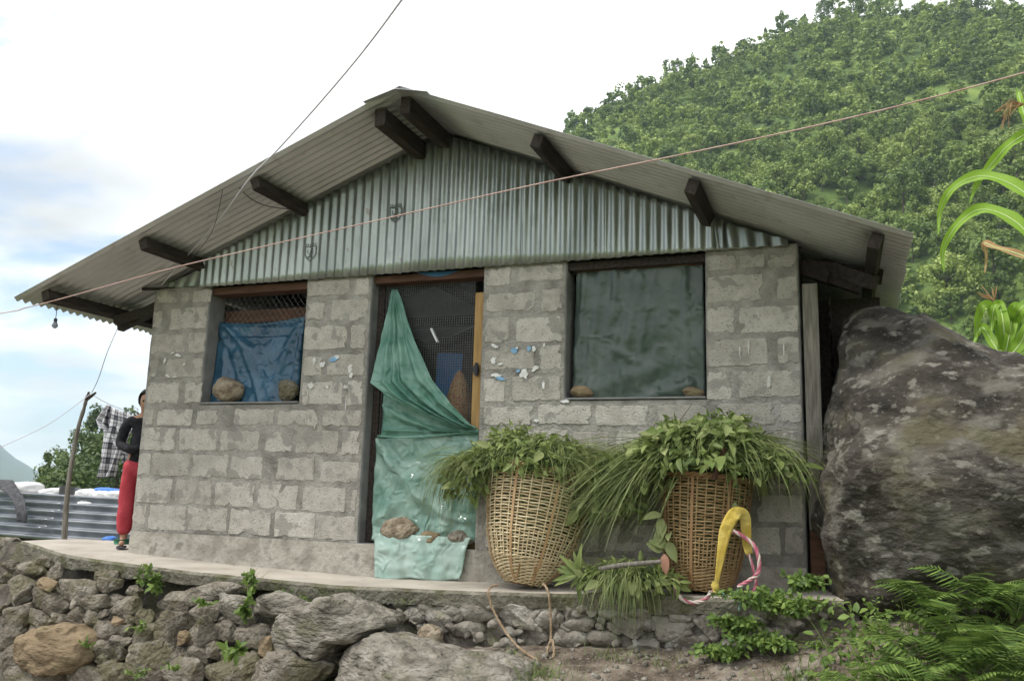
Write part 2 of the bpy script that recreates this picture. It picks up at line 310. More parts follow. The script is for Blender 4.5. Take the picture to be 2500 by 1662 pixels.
for i, (h, rx, nc, con) in enumerate([(6.5,2.6,26,0),(5.5,2.9,26,0),(7.5,2.3,24,0),(4.2,2.6,20,0),(8.5,1.9,24,.6),(3.0,2.2,16,0),(6.0,2.0,20,0),(9.0,1.5,20,.8)]):
    VAR.append((crown_mesh('crown', 40+i, h, rx, nc, 17, .66 if not con else .5, M['crown'], con), trunk_mesh('trunk', 60+i, h, .17, rx), h, rx))
NEAR = {}
def near_crown(vi):
    if vi not in NEAR:
        h, rx, nc, con = [(6.5,2.6,34,0),(5.5,2.9,34,0),(7.5,2.3,30,0),(4.2,2.6,26,0),(8.5,1.9,30,.6),(3.0,2.2,20,0),(6.0,2.0,26,0),(9.0,1.5,26,.8)][vi]; NEAR[vi] = crown_mesh('crown', 80+vi, h, rx, nc, 110, .22, M['crownd'], con)
    return NEAR[vi]
FINE = [(crown_mesh('crown', 40+i, h, rx, nc+4, 60, .40 if not con else .34, M['crown'], con), VAR[i][1], h, rx) for i, (h, rx, nc, con) in enumerate([(6.5,2.6,26,0),(5.5,2.9,26,0),(7.5,2.3,24,0),(4.2,2.6,20,0),(8.5,1.9,24,.6),(3.0,2.2,16,0),(6.0,2.0,20,0),(9.0,1.5,20,.8)])]
def place_tree(pos, vi, s, label, group=None, cat='tree', name='tree', rz=None, near=False):
    e = empty(name, pos, label, cat, group, rot=(0, 0, random.random()*6.28 if rz is None else rz)); e.scale = (s*random.uniform(.9, 1.1),)*2+(s,)
    for nm, me in (('trunk', VAR[vi][1]), ('crown', near_crown(vi) if near else FINE[vi][0])): link(bpy.data.objects.new(nm, me), e)
    return e
# trees of the hillside: candidates over the face, those in view nearest the camera stand singly
def photo(p):
    d = np.array(p)-CAM; z = d@AX_F
    return PW/2+FPX*(d@AX_R)/z, PH/2-FPX*(d@AX_U)/z, z
cand = []
for i in range(13000):
    u = random.uniform(.10, .74); s = random.random()**.8*.985; p = hill_pt(u, s)
    x, y, z = photo(p)
    if (1300 < x < 3150 and -120 < y < 1230) or (650 < x <= 1300 and random.random() < .4): cand.append((p, x, y, s))
pts = []; grid = {}
for p, x, y, s in cand:
    if fb(p.x*.02, p.y*.02, 9.) < -.62 and s > .3: continue
    k = (int(p.x//3), int(p.y//3)); ok = True
    for a in (-1, 0, 1):
        for b in (-1, 0, 1):
            for q in grid.get((k[0]+a, k[1]+b), ()):
                if (q.x-p.x)**2+(q.y-p.y)**2 < 2.3**2: ok = False
    if ok: grid.setdefault(k, []).append(p); pts.append((p, x, y, s))
def hidden(x, y):       # behind the house roof or the boulder
    roofy = interp(x, [(980, 228), (2230, 581), (2231, 760), (2500, 890)])
    return y-75 > roofy or x > 2540 or y < -60
vis = [q for q in pts if not hidden(q[1], q[2])]
vis.sort(key=lambda q: (q[0].x-CAM[0])**2+(q[0].y-CAM[1])**2)
single = vis[:255]; rest = [q for q in pts if not any(q is t for t in single)]
for p, x, y, s in single:
    vi = random.choice([0, 0, 1, 1, 2, 3, 3, 5, 6]); 
    place_tree(p, vi, random.choice((.45, .55, .7, .8, 1.05))*random.uniform(.85, 1.1), 'leafy green tree in the forest on the lower face of the steep hillside', 'trees on the hillside')
allv = []; allf = []; off = 0
for p, x, y, s in rest:
    vi = random.choice([0, 1, 2, 3, 3, 5, 5, 6]); me = VAR[vi][0]; n = len(me.vertices)
    a = np.empty(n*3, np.float32); me.vertices.foreach_get('co', a); a = a.reshape(-1, 3); sc_ = random.choice((.4, .55, .65, .75, .85, 1.1))*random.uniform(.85, 1.1); t = random.random()*6.28
    c, d = math.cos(t)*sc_, math.sin(t)*sc_
    allv.append(np.stack([a[:, 0]*c-a[:, 1]*d+p.x, a[:, 0]*d+a[:, 1]*c+p.y, a[:, 2]*sc_+p.z], 1)); allf.append(np.arange(n).reshape(-1, 4)+off); off += n
me = bpy.data.meshes.new('forest'); V = np.concatenate(allv); F = np.concatenate(allf)
me.vertices.add(len(V)); me.vertices.foreach_set('co', V.ravel()); me.loops.add(F.size); me.loops.foreach_set('vertex_index', F.ravel())
me.polygons.add(len(F)); me.polygons.foreach_set('loop_start', np.arange(len(F))*4); me.update(calc_edges=True); me.materials.append(M['crowns'])
tag(link(bpy.data.objects.new('forest', me)), 'dense green forest covering the upper face of the steep hillside', 'forest', kind='stuff')
# trees standing up against the sky along the ridge
for i, (px, big, vi) in enumerate([(1396,1.0,2),(1440,.7,6),(1490,.7,4),(1535,.7,2),(1570,.5,7),(1655,.9,2),(1690,.8,6),(1725,.45,7),(1760,.5,4),(1800,.4,7),(1816,.5,7),(1870,.6,4),(1912,1.25,6),(1965,.5,4),(2012,1.1,0),(2040,1.1,2),(2085,1.3,1),(2115,1.2,6),(2200,.7,7),(2240,.8,3),(2330,.8,4),(2390,.8,7),(2440,.8,7),(2470,1.0,7)]):
    u = (px-200)/4400
    place_tree(hill_pt(u, .992), vi, big*.95, 'small tree standing against the sky on the ridge of the hill', 'trees along the ridge', name='ridge_tree')

# ------------------------------------------------------------------ slab and retaining walls
EDGE = [(-1.25, .02), (-.75, -.2), (-.3, -.42), (.1, -.52), (.9, -.55), (1.8, -.56), (2.7, -.55), (3.5, -.54), (4.4, -.53), (5.2, -.53), (5.62, -.50)]
def slab_poly():
    xs = np.linspace(-1.25, 5.62, 120); fr = [(x, interp(x, EDGE)+.012*fb(x*4, 0, 0)) for x in xs]
    mb = MB(); n = len(fr)
    vs = []
    for x, y in fr:
        back = .9 if x > .0 else .9-.25*(-x)
        th = .10+.03*fb(x*3, 5, 1)
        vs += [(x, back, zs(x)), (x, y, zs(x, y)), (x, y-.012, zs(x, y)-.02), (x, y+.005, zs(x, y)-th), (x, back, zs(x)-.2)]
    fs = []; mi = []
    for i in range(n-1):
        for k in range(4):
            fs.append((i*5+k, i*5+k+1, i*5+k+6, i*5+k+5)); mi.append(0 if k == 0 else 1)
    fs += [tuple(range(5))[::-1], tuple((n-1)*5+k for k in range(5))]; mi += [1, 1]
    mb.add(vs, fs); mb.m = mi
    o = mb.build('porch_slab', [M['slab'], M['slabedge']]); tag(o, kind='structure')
slab_poly()
# rocks: a few shapes, shared
def rock_mesh(name, seed, mtl, sub=3, cuts=9, rough=.05):
    r = random.Random(seed); bm = bmesh.new()
    for i in range(15):                        # hull of scattered points: angular, broken faces
        d = Vector((r.gauss(0, 1), r.gauss(0, 1), r.gauss(0, 1))).normalized(); q = max(abs(d.x), abs(d.y), abs(d.z))
        bm.verts.new(d*(1-.55)+d/q*.55*r.uniform(.8, 1))
    res = bmesh.ops.convex_hull(bm, input=bm.verts); dead = [e for e in res['geom_interior']+res['geom_unused'] if isinstance(e, bmesh.types.BMVert)]
    bmesh.ops.delete(bm, geom=list(set(dead)), context='VERTS')
    bmesh.ops.dissolve_limit(bm, angle_limit=R(14), verts=bm.verts, edges=bm.edges)
    bmesh.ops.bevel(bm, geom=bm.edges[:], offset=.085, segments=2, profile=.6, affect='EDGES')
    bmesh.ops.triangulate(bm, faces=bm.faces[:])
    for k in range(3):
        le = [e for e in bm.edges if e.calc_length() > .28]
        if le: bmesh.ops.subdivide_edges(bm, edges=le, cuts=1); bmesh.ops.triangulate(bm, faces=bm.faces[:])
    for v in bm.verts:
        n = v.co.normalized(); v.co += n*(rough*1.1*fb(v.co.x*1.5+seed, v.co.y*1.5, v.co.z*1.5, 2)+rough*.7*fb(v.co.x*4+seed, v.co.y*4, v.co.z*4, 3))
    mn = Vector([min(v.co[i] for v in bm.verts) for i in range(3)]); mx = Vector([max(v.co[i] for v in bm.verts) for i in range(3)])
    for v in bm.verts: v.co = Vector([(v.co[i]-mn[i])/(mx[i]-mn[i])-.5 for i in range(3)])
    bmesh.ops.recalc_face_normals(bm, faces=bm.faces[:])
    me = bpy.data.meshes.new(name); bm.to_mesh(me); bm.free(); me.materials.append(mtl)
    me.polygons.foreach_set('use_smooth', [True]*len(me.polygons)); return me
def round_mesh(name, seed, mtl):
    r = random.Random(seed); bm = bmesh.new(); bmesh.ops.create_icosphere(bm, subdivisions=3, radius=1); pl = []
    for i in range(8): pl.append((Vector((r.gauss(0, 1), r.gauss(0, 1), r.gauss(0, 1))).normalized(), r.uniform(.62, .88)))
    for v in bm.verts:
        for n, d in pl:
            e = v.co.dot(n)-d
            if e > 0: v.co -= n*e*.85
        v.co += v.co.normalized()*(.10*fb(v.co.x*1.6+seed, v.co.y*1.6, v.co.z*1.6, 4)+.03*fb(v.co.x*5, v.co.y*5+seed, v.co.z*5, 3))
    mn = Vector([min(v.co[i] for v in bm.verts) for i in range(3)]); mx = Vector([max(v.co[i] for v in bm.verts) for i in range(3)])
    for v in bm.verts: v.co = Vector([(v.co[i]-mn[i])/(mx[i]-mn[i])-.5 for i in range(3)])
    me = bpy.data.meshes.new(name); bm.to_mesh(me); bm.free(); me.materials.append(mtl); me.polygons.foreach_set('use_smooth', [True]*len(me.polygons)); return me
def set_sharp(me):
    try: me.set_sharp_from_angle(angle=R(38))
    except Exception: pass
RK = {k: [rock_mesh('stone', 100+i*7+j*31, M[k], 3, 8, .09) for i in range(nv)] for j, (k, nv) in enumerate((('rock', 14), ('rubble', 9), ('ochre', 4), ('paleRock', 4), ('rockbig', 4)))}
for l_ in RK.values():
    for m_ in l_: set_sharp(m_)
RK['rubble'] = RK['rubble'][:5]+[round_mesh('stone', 500+i, M['rubble']) for i in range(5)]; RK['ledge'] = [round_mesh('stone', 520+i, M['paleRock']) for i in range(5)]; RK['ledged'] = [round_mesh('stone', 540+i, M['rock']) for i in range(4)]; RK['ledgeb'] = [round_mesh('stone', 560+i, M['ochre']) for i in range(4)]
def stone(pos, size, tilt, kind='rock', parent=None, name='stone', vi=None, yaw=None):
    l_ = RK[kind]; o = link(bpy.data.objects.new(name, l_[vi % len(l_)] if vi is not None else random.choice(l_)), parent)
    o.location = pos; o.scale = size
    flip = random.choice((0, math.pi)) if vi is None else 0
    o.rotation_euler = Euler((random.uniform(-.12, .12), tilt+flip, random.uniform(-.25, .25) if yaw is None else yaw)); return o
def px_stone(box, plane, org, zf, kind='rock', parent=None, tilt=0, grow=1.1, depth=None, name='stone', vi=None, inset=.0):
    x0, y0, x1, y1 = [b/zf for b in box]; cx, cy = org[0]+(x0+x1)/2, org[1]+(y0+y1)/2
    p = pt(cx, cy, plane=plane); dist = (np.array(p)-CAM)@AX_F
    wd, ht = (x1-x0)*dist/FPX*1.06*grow, (y1-y0)*dist/FPX*grow; dp = depth or min(.42, max(.10, .75*min(wd, ht)))
    p.y += dp*.30+inset
    return stone(p, (wd, dp, ht), tilt, kind, parent, name, vi)
DW = empty('dry_stone_wall', (1, -.7, -.9), 'dry stone wall of rough grey rocks under the left porch edge', 'stone wall')
Z2 = ((0, 1300), 2.949)
LEFT = [(0,200,120,290),(60,220,300,345),(230,170,345,255),(330,225,430,370),(0,320,220,510),(385,330,680,520),(190,420,470,590),(680,330,850,420),(870,390,1010,460),
(500,480,560,545),(560,455,755,570),(755,475,1010,605),(1090,440,1360,580),(1300,375,1700,500),(0,540,200,700),(175,560,355,690),(355,585,470,665),(470,550,600,665),(570,580,700,675),(700,560,770,620),(870,595,960,670),(945,560,1095,690),
(630,650,830,785),(-40,700,100,850),(-60,830,150,1010),(30,980,430,1130),(440,960,680,1120),(620,790,800,920),(800,830,880,920),(830,670,940,760),(750,740,930,830),
(915,680,1110,870),(1090,590,1275,885),(1305,600,1540,830),(1535,640,1690,770),(1275,830,1490,930),(1470,795,1590,900),(1350,510,1550,630),(1190,565,1300,605),
(1610,670,1945,820),(880,815,1250,1130),(1130,900,1420,1120),(1420,890,1860,1120),(640,950,900,1110),(680,880,760,960),(760,915,830,960)]
PLW = (-.60, .45)
inv = DW.matrix_basis.inverted()
DW.location = (0, 0, 0)
random.seed(11)
for b in LEFT:
    px_stone(b, PLW, *Z2, kind='rock', parent=DW, tilt=random.uniform(-.22, .22), grow=1.2)
for b, k, tl in [((235,325,385,420),'ochre',0),((755,610,880,675),'ochre',.1),((1255,705,1345,815),'ochre',1.4),((1800,760,1990,970),'ochre',-.5),((1500,440,1850,650),'rockbig',.15),((1790,440,2240,690),'rockbig',.12)]:
    px_stone(b, (-.66, .45), *Z2, kind=k, parent=DW, tilt=tl, grow=1.1)
for i in range(60):       # small stones wedged behind the large ones
    px, py = random.uniform(-60, 900), random.uniform(1380, 1700)
    if py < 1372+px*.1: continue
    p = pt(px, py, plane=(-.50, .45)); s = random.uniform(.07, .15); stone(p, (s*1.3, s, s*.9), random.uniform(-.4, .4), 'rock', DW)
och = None
def core(fn, nu, nv, nm, mtl, par):
    mb = MB(); mb.grid(fn, nu, nv); return mb.build(nm, mtl, par, True)
def dw_core(u, v):
    x = -2.2+u*5.4; e = interp(x, EDGE) if x > -1.25 else .02+(-1.25-x)*.25
    z = zs(x)-.05-1.25*v; y = e+.24+(-.45*1.25*v)*.95
    return (x, y+.03*fb(x*5, v*6, 1), z)
core(dw_core, 90, 20, 'earth_core', M['core'], DW)
# mortared rubble wall
RW = empty('rubble_wall', (0, 0, 0), 'mortared rubble retaining wall of small pale stones under the right porch edge', 'stone wall')
Z3 = ((600, 1350), 2.949)
RUB3 = [(1065,230,1160,340),(1200,250,1345,365),(1350,270,1565,415),(1620,250,1720,335),(1560,350,1800,490),(1720,290,1880,370),(1800,390,2080,520),(1905,310,2110,430),(2040,300,2100,350),(2070,400,2260,550),(2110,290,2290,350),(2290,310,2370,420),(1310,400,1490,540),(1150,390,1300,500),(1110,440,1180,490),(1180,460,1260,510),(1480,490,1680,600),(1690,490,1840,600),(1960,520,2140,630),(2220,560,2380,670),(2280,470,2390,560),(1590,560,1680,630),(900,290,1010,350),(760,300,870,350),(1010,300,1080,360)]
Z5 = ((1350, 1000), 2.613)
RUB5 = [(65,1200,220,1290),(0,1270,50,1400),(55,1320,240,1410),(680,1270,915,1430),(935,1320,1180,1450),(990,1200,1130,1310),(760,1210,940,1290),(880,1450,1150,1568),(730,1440,870,1560),(470,1480,650,1568),(20,1400,200,1510),(230,1420,400,1500),(400,1330,560,1440),(560,1300,690,1400),(300,1250,440,1340),(480,1220,640,1300),(1180,1220,1330,1320),(1200,1360,1400,1480),(1380,1250,1540,1350),(1420,1390,1560,1500)]
PLR = (-.50, .10)
for b in RUB3: px_stone(b, PLR, *Z3, kind='rubble', parent=RW, tilt=random.uniform(-.2, .2), grow=1.35, depth=.17)
for b in RUB5: px_stone(b, PLR, *Z5, kind='rubble', parent=RW, tilt=random.uniform(-.2, .2), grow=1.35, depth=.17)
for i in range(120):
    px, py = random.uniform(900, 2020), random.uniform(1465, 1620); p = pt(px, py, plane=(-.495, .1)); s = random.uniform(.03, .07); stone(p, (s*1.4, s, s), random.uniform(-.5, .5), 'rubble', RW)
for o_ in RW.children:
    tp = o_.location.z+.5*o_.scale.z*abs(math.cos(o_.rotation_euler[1]))+.5*o_.scale.x*abs(math.sin(o_.rotation_euler[1])); mx_ = zs(o_.location.x, -.5)-.035
    if tp > mx_: o_.location.z -= tp-mx_
core(lambda u, v: (2.3+u*3.4, -.462+.03*fb(u*40, v*5, 4)-.06*v, zs(2.3+u*3.4)-.05-.6*v), 90, 14, 'mortar_core', M['mortar2'], RW)
# large loose rocks before the walls
def loose(box, plane, z, kind, tilt, label, depth, vi=None, grow=1.06, name='rock'):
    o = px_stone(box, plane, *z, kind=kind, tilt=tilt, grow=grow, depth=depth, name=name, vi=vi); return tag(o, label, 'rock')
random.seed(5)
def silhouette_rock(name, ring, y, df, db, mtl, amp=.03, sub=5, sq=.5, lean=0., seed=0., center=None, cuts=9):
    """a solid rock whose outline follows ring (photo points on the plane y); df / db: depth in front / behind"""
    cx = sum(a for a, b in ring)/len(ring); cy = sum(b for a, b in ring)/len(ring)
    C = pt(*(center or (cx, cy)), y=y); q = [pt(a, b, y=y)-C for a, b in ring]
    ang = sorted((math.atan2(v.z, v.x), math.hypot(v.x, v.z)) for v in q); A = [a for a, r in ang]; D_ = [r for a, r in ang]
    A = [A[-1]-2*math.pi]+A+[A[0]+2*math.pi]; D_ = [D_[-1]]+D_+[D_[0]]; sz = sum(D_)/len(D_)
    rc = random.Random(seed*7+1); PLN = []
    for i in range(cuts): n = Vector((rc.gauss(0, .8), -abs(rc.gauss(.7, .4)), rc.gauss(.25, .8))).normalized(); PLN.append((n, rc.uniform(.62, .84)))
    bm = bmesh.new(); bmesh.ops.create_icosphere(bm, subdivisions=sub, radius=1)
    for v in bm.verts:
        d = v.co.copy(); a = math.atan2(d.z, d.x); rr = float(np.interp(a, A, D_)); h = math.hypot(d.x, d.z)
        k = h**sq; yy = math.copysign(abs(d.y)**.8*(df if d.y < 0 else db), d.y); x, z = math.cos(a)*rr*k, math.sin(a)*rr*k
        if yy < 0: yy *= 1-lean*max(0, z/sz)
        p = Vector((x, yy, z)); f = 1/sz
        for n, dd in PLN:
            lim = dd*math.sqrt((n.x*sz)**2+(n.y*(df if n.y < 0 else db))**2+(n.z*sz)**2)*1.1; e_ = p.dot(n)-lim
            if e_ > 0: p.y -= n.y*e_*.9/(abs(n.y)+.3)
        n1 = fb(p.x*1.1*f+4+seed, p.y*1.1*f, p.z*1.1*f, 3); n2 = fb(p.x*3.5*f, p.y*3.5*f+7+seed, p.z*5*f, 4); n3 = abs(fb(p.x*2*f+1+seed, p.y*2*f, p.z*2.6*f, 2))
        n4 = fb(p.x*11*f+seed, p.y*11*f, p.z*16*f, 4); p += p.normalized()*amp*(n1+.55*n2-n3+.22*n4)*(1 if yy < .05 else .5); v.co = p
    me = bpy.data.meshes.new(name); bm.to_mesh(me); bm.free(); me.materials.append(mtl); me.polygons.foreach_set('use_smooth', [True]*len(me.polygons))
    o = link(bpy.data.objects.new(name, me)); o.location = C; return o
tag(silhouette_rock('rock', [(658,1530),(678,1503),(763,1479),(851,1467),(905,1486),(959,1506),(961,1526),(915,1540),(837,1567),(753,1584),(695,1596),(668,1553)], -.95, .22, .3, M['rockbig'], .035, 5, .35, seed=2), 'long flat grey rock lying tilted across the wall end', 'rock')
tag(silhouette_rock('rock', [(632,1640),(634,1606),(648,1591),(700,1595),(760,1608),(818,1622),(803,1652),(760,1670),(700,1678),(645,1674)], -1.0, .2, .3, M['rock'], .03, 5, .3, seed=5), 'blocky grey rock below the long tilted rock', 'rock')
tag(silhouette_rock('rock', [(728,1592),(760,1588),(815,1588),(822,1600),(812,1616),(780,1612),(740,1602)], -.9, .12, .25, M['rock'], .02, 4, .4, seed=8), 'small wedge shaped rock under the long tilted rock', 'rock')
tag(silhouette_rock('rock', [(818,1640),(826,1585),(850,1562),(925,1546),(985,1560),(1040,1580),(1110,1595),(1180,1600),(1240,1612),(1285,1636),(1320,1690),(1300,1800),(1100,1880),(860,1850),(812,1720)], -1.05, .38, .4, M['rockbig'], .045, 6, .3, .35, seed=11, center=(1040,1720)), 'broad pale rock slab at the bottom beside the path', 'rock')
loose((1225,525,1400,650), (-.75, .1), Z3, 'ledge', .3, 'rounded tan stone at the foot of the rubble wall', .14, 1)
random.seed(21)
och = silhouette_rock('stone', [(34,1590),(40,1568),(61,1543),(100,1530),(142,1526),(190,1537),(217,1558),(218,1600),(208,1622),(142,1640),(90,1632),(52,1612)], -.92, .14, .3, M['ochre'], .035, 5, .35, seed=3); och.parent = DW; och['label'] = 'large ochre stone'

# ------------------------------------------------------------------ the house
X = [0, .609, 1.586, 2.203, 3.159, 3.817, 4.807, 5.418]; ZSILL, ZTOP, ZPL = 1.253, 2.285, .19
HX0, HX7, DEPTH = X[0], X[7], 4.6
HOUSE = empty('house', (0, 0, 0), 'grey concrete block house with corrugated iron gable and roof', 'house')
def wall_grid():
    xs = sorted(set(X)); zl = [-.12, ZPL, ZSILL-.165, ZSILL, ZTOP]
    def solid(i, j):
        if i < 0 or i > 6 or j < 0 or j > 3: return False
        if j == 3 and i in (1, 5): return False
        if i == 3 and j > 0: return False
        return True
    def sub(a, b, st=.06):
        n = max(1, round((b-a)/st)); return [a+(b-a)*k/n for k in range(n+1)]
    mb = MB(); T = .2
    def jf(x, z): return .004*fb(x*6, z*6, 2)
    for i in range(7):
        for j in range(4):
            if not solid(i, j): continue
            sx, sz = sub(xs[i], xs[i+1]), sub(zl[j], zl[j+1])
            mi = 2 if j == 0 else 0
            mb.grid(lambda u, v: (sx[round(u*(len(sx)-1))], jf(sx[round(u*(len(sx)-1))], sz[round(v*(len(sz)-1))])-(.012 if j == 0 else 0), sz[round(v*(len(sz)-1))]), len(sx)-1, len(sz)-1, mi)
            mb.add([(xs[i], T, zl[j]), (xs[i+1], T, zl[j]), (xs[i+1], T, zl[j+1]), (xs[i], T, zl[j+1])], [(3, 2, 1, 0)], 3)
            for di, xx in ((-1, xs[i]), (1, xs[i+1])):
                if not solid(i+di, j): mb.grid(lambda u, v: (xx+.003*fb(v*5, u*5, xx), jf(xx, sz[round(v*(len(sz)-1))])*(1-u)+T*u-(.012*(1-u) if j == 0 else 0), sz[round(v*(len(sz)-1))]), 4, len(sz)-1, 1, flip=di < 0)
            if not solid(i, j+1): mb.grid(lambda u, v: (sx[round(u*(len(sx)-1))], jf(sx[round(u*(len(sx)-1))], zl[j+1])*(1-v)+T*v, zl[j+1]), len(sx)-1, 3, 1)
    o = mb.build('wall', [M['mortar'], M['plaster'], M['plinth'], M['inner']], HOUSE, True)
    bm = bmesh.new(); bm.from_mesh(o.data); bmesh.ops.remove_doubles(bm, verts=bm.verts, dist=.006); bm.to_mesh(o.data); bm.free()
    o.data.set_sharp_from_angle(angle=R(50)); bevel(o, .018, 3, 50); return o
WALL = wall_grid(); WALL['label'] = 'front wall of grey concrete blocks'
# blocks: photo rectangles (origin, zoom) read off course by course
Z4 = ((300, 600), 2.851); Z8 = ((300, 1050), 3.37); Z5b = ((850, 620), 3.137); Z6 = ((1150, 600), 2.621)
BL = [(Z4, [(240,315,375,397),(400,318,458,390),(488,308,612,394),(196,455,272,575),(332,430,588,582),(200,612,432,748),(452,603,572,742),(186,795,242,910),(298,783,552,918),(172,952,388,1098),(432,955,548,1095),
  (136,1138,216,1247),(238,1138,482,1252),(516,1142,662,1243),(776,1133,1052,1250),(1076,1143,1358,1252),(1390,1143,1674,1257),(126,1263,362,1423),(392,1268,654,1423),(676,1287,948,1425),(990,1295,1180,1432),(1206,1283,1502,1444),(1526,1288,1684,1453),
  (1290,236,1578,348),(1612,220,1756,338),(1286,398,1402,514),(1450,373,1734,518),(1262,556,1560,722),(1586,553,1724,714),(1252,772,1386,904),(1424,752,1704,903),(1246,946,1530,1104),(1556,938,1698,1110)]),
 (Z8, [(122,188,226,368),(238,190,552,373),(572,203,868,383),(888,213,1154,402),(1263,228,1578,412),(1620,258,1964,428),(102,393,404,598),(428,408,728,612),(752,428,1083,628),(1108,448,1436,648),(1478,468,1832,672),(1880,488,1954,668),
  (84,613,192,775),(213,618,518,822),(528,638,858,828),(878,653,1218,862),(1248,678,1582,885),(1598,703,1948,918)]),
 (Z5b, [(1066,105,1243,245),(1296,86,1684,204),(1056,297,1432,438),(1480,266,1670,440),(1046,486,1232,678),(1286,482,1660,673),(1046,738,1424,884),(1464,696,1658,884),(1040,956,1202,1134),(1256,936,1654,1124)]),
 (Z6, [(1508,57,1698,158),(1712,57,1884,138),(1896,53,2074,140),(1512,187,1874,357),(1958,197,2104,338),(1512,392,1688,563),(1716,387,2108,558),(1512,597,1898,768),(1962,582,2112,758),(1512,802,1668,988),(1716,797,2112,968),
  (82,1026,398,1148),(427,1018,772,1142),(798,1023,1142,1152),(1188,1018,1528,1142),(1566,1008,1948,1143),(1982,1008,2116,1132),(338,1178,628,1330),(650,1190,884,1340),(922,1178,1294,1360),(1328,1180,1560,1360),(1600,1180,1890,1360),(1928,1178,2116,1358),
  (70,1180,300,1340),(80,1372,360,1540),(395,1372,760,1540),(800,1378,1130,1550),(1170,1380,1480,1550),(1520,1385,1860,1560),(1900,1385,2120,1560),(90,1575,240,1740),(280,1575,620,1745),(660,1580,1000,1750),(1040,1582,1400,1760),(1440,1590,1790,1765),(1830,1590,2125,1770),(90,1775,430,1940),(470,1780,820,1950),(860,1785,1230,1955),(1270,1790,1620,1960),(1660,1795,1980,1970),(2010,1795,2130,1970)])]
def block_mesh(wd, ht, seed):
    r = random.Random(seed); st = .022; prm = []
    nx, nz = max(3, round(wd/st)), max(3, round(ht/st))
    for i in range(nx): prm.append((-wd/2+wd*i/nx, -ht/2))
    for i in range(nz): prm.append((wd/2, -ht/2+ht*i/nz))
    for i in range(nx): prm.append((wd/2-wd*i/nx, ht/2))
    for i in range(nz): prm.append((-wd/2, ht/2-ht*i/nz))
    q = []; cl = .009
    for x, z in prm:
        ax, az = abs(x)-(wd/2-cl), abs(z)-(ht/2-cl)
        if ax > 0 and az > 0:
            k = math.hypot(ax, az)
            if k > cl: x = math.copysign(wd/2-cl+ax*cl/k, x); z = math.copysign(ht/2-cl+az*cl/k, z)
        j1 = .010*fb(x*16+seed, z*16, 0, 4); j2 = .010*fb(x*16, z*16, seed, 4); bite = max(0, fb(x*13, z*13, seed*1.7, 2)-.2)*.06
        l_ = math.hypot(x, z)+1e-6; q.append((x+j1-bite*x/l_, z+j2-bite*z/l_))
    n = len(q); sx = lambda k: max(.1, 1-k/(wd/2)); sz = lambda k: max(.1, 1-k/(ht/2)); vs = [(x, .006, z) for x, z in q] + [(x*sx(.002), -.0012+.002*r.random(), z*sz(.002)) for x, z in q] + [(x*sx(.005), -.0035+.003*fb(x*12, z*12, seed, 2), z*sz(.005)) for x, z in q]+[(x*.5, -.004+.004*fb(x*9, z*9, seed, 2), z*.4) for x, z in q]
    fs = []
    for b in range(3):
        for i in range(n):
            j = (i+1) % n; fs.append((b*n+i, b*n+j, b*n+n+j, b*n+n+i))
    fs.append(tuple(range(3*n, 4*n)))
    me = bpy.data.meshes.new('block'); me.from_pydata(vs, [], fs); me.materials.append(M['block']); me.polygons.foreach_set('use_smooth', [True]*len(fs)); me.update(); me.set_sharp_from_angle(angle=R(28)); return me
bi = 0
for (org, zf), boxes in BL:
    for x0, y0, x1, y1 in boxes:
        c = lambda a, b: pt(org[0]+a/zf, org[1]+b/zf, y=0.)
        l_, r_, t_, b_ = c(x0, (y0+y1)/2), c(x1, (y0+y1)/2), c((x0+x1)/2, y0), c((x0+x1)/2, y1)
        xa, xb, za, zb = l_.x, r_.x, b_.z, t_.z
        xa = max(xa, .012); xb = min(xb, X[7]-.012)
        if X[2] < xa < X[3]: xb = min(xb, X[3]-.03)
        elif X[4] < xa < X[5]-.05 and zb > ZSILL: xb = min(xb, X[5]-.03)
        if za < ZPL+.01: za = ZPL+.01
        zb = min(zb, ZTOP-.004)
        if zb-za < .05 or xb-xa < .03: continue
        o = link(bpy.data.objects.new('block', block_mesh(xb-xa, zb-za, bi*1.37+1)), WALL); o.location = ((xa+xb)/2, random.uniform(-.003, .001), (za+zb)/2); bi += 1
# sills
for a, b in ((1, 2), (5, 6)):
    mb = MB(); mb.box(X[a]+.004, X[b]-.004, -.012, .21, ZSILL+.001, ZSILL+.016); bevel(mb.build('window_sill', M['plaster'], HOUSE), .005)
mb = MB(); mb.box(0, .2, .2, DEPTH, -.1, ZTOP); mb.box(.2, HX7-.2, DEPTH-.2, DEPTH-.001, -.1, ZTOP); mb.build('side_wall', M['mortar'], HOUSE)
mb = MB(); mb.box(HX7-.2, HX7, .2, DEPTH, -.1, ZTOP); mb.build('side_wall', M['mortar'], HOUSE)
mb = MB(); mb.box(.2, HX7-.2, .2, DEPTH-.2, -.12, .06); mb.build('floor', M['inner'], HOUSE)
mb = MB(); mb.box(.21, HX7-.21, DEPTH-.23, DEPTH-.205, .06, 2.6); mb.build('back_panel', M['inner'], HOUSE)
mb = MB(); mb.add([(.0, DEPTH-.1, ZTOP-.05), (HX7, DEPTH-.1, ZTOP-.05), (HX7, DEPTH-.1, 2.29), (2.79, DEPTH-.1, 3.375), (0, DEPTH-.1, 2.32)], [(0, 1, 2, 3, 4)]); solidify(mb.build('back_gable', M['inner'], HOUSE), .02)
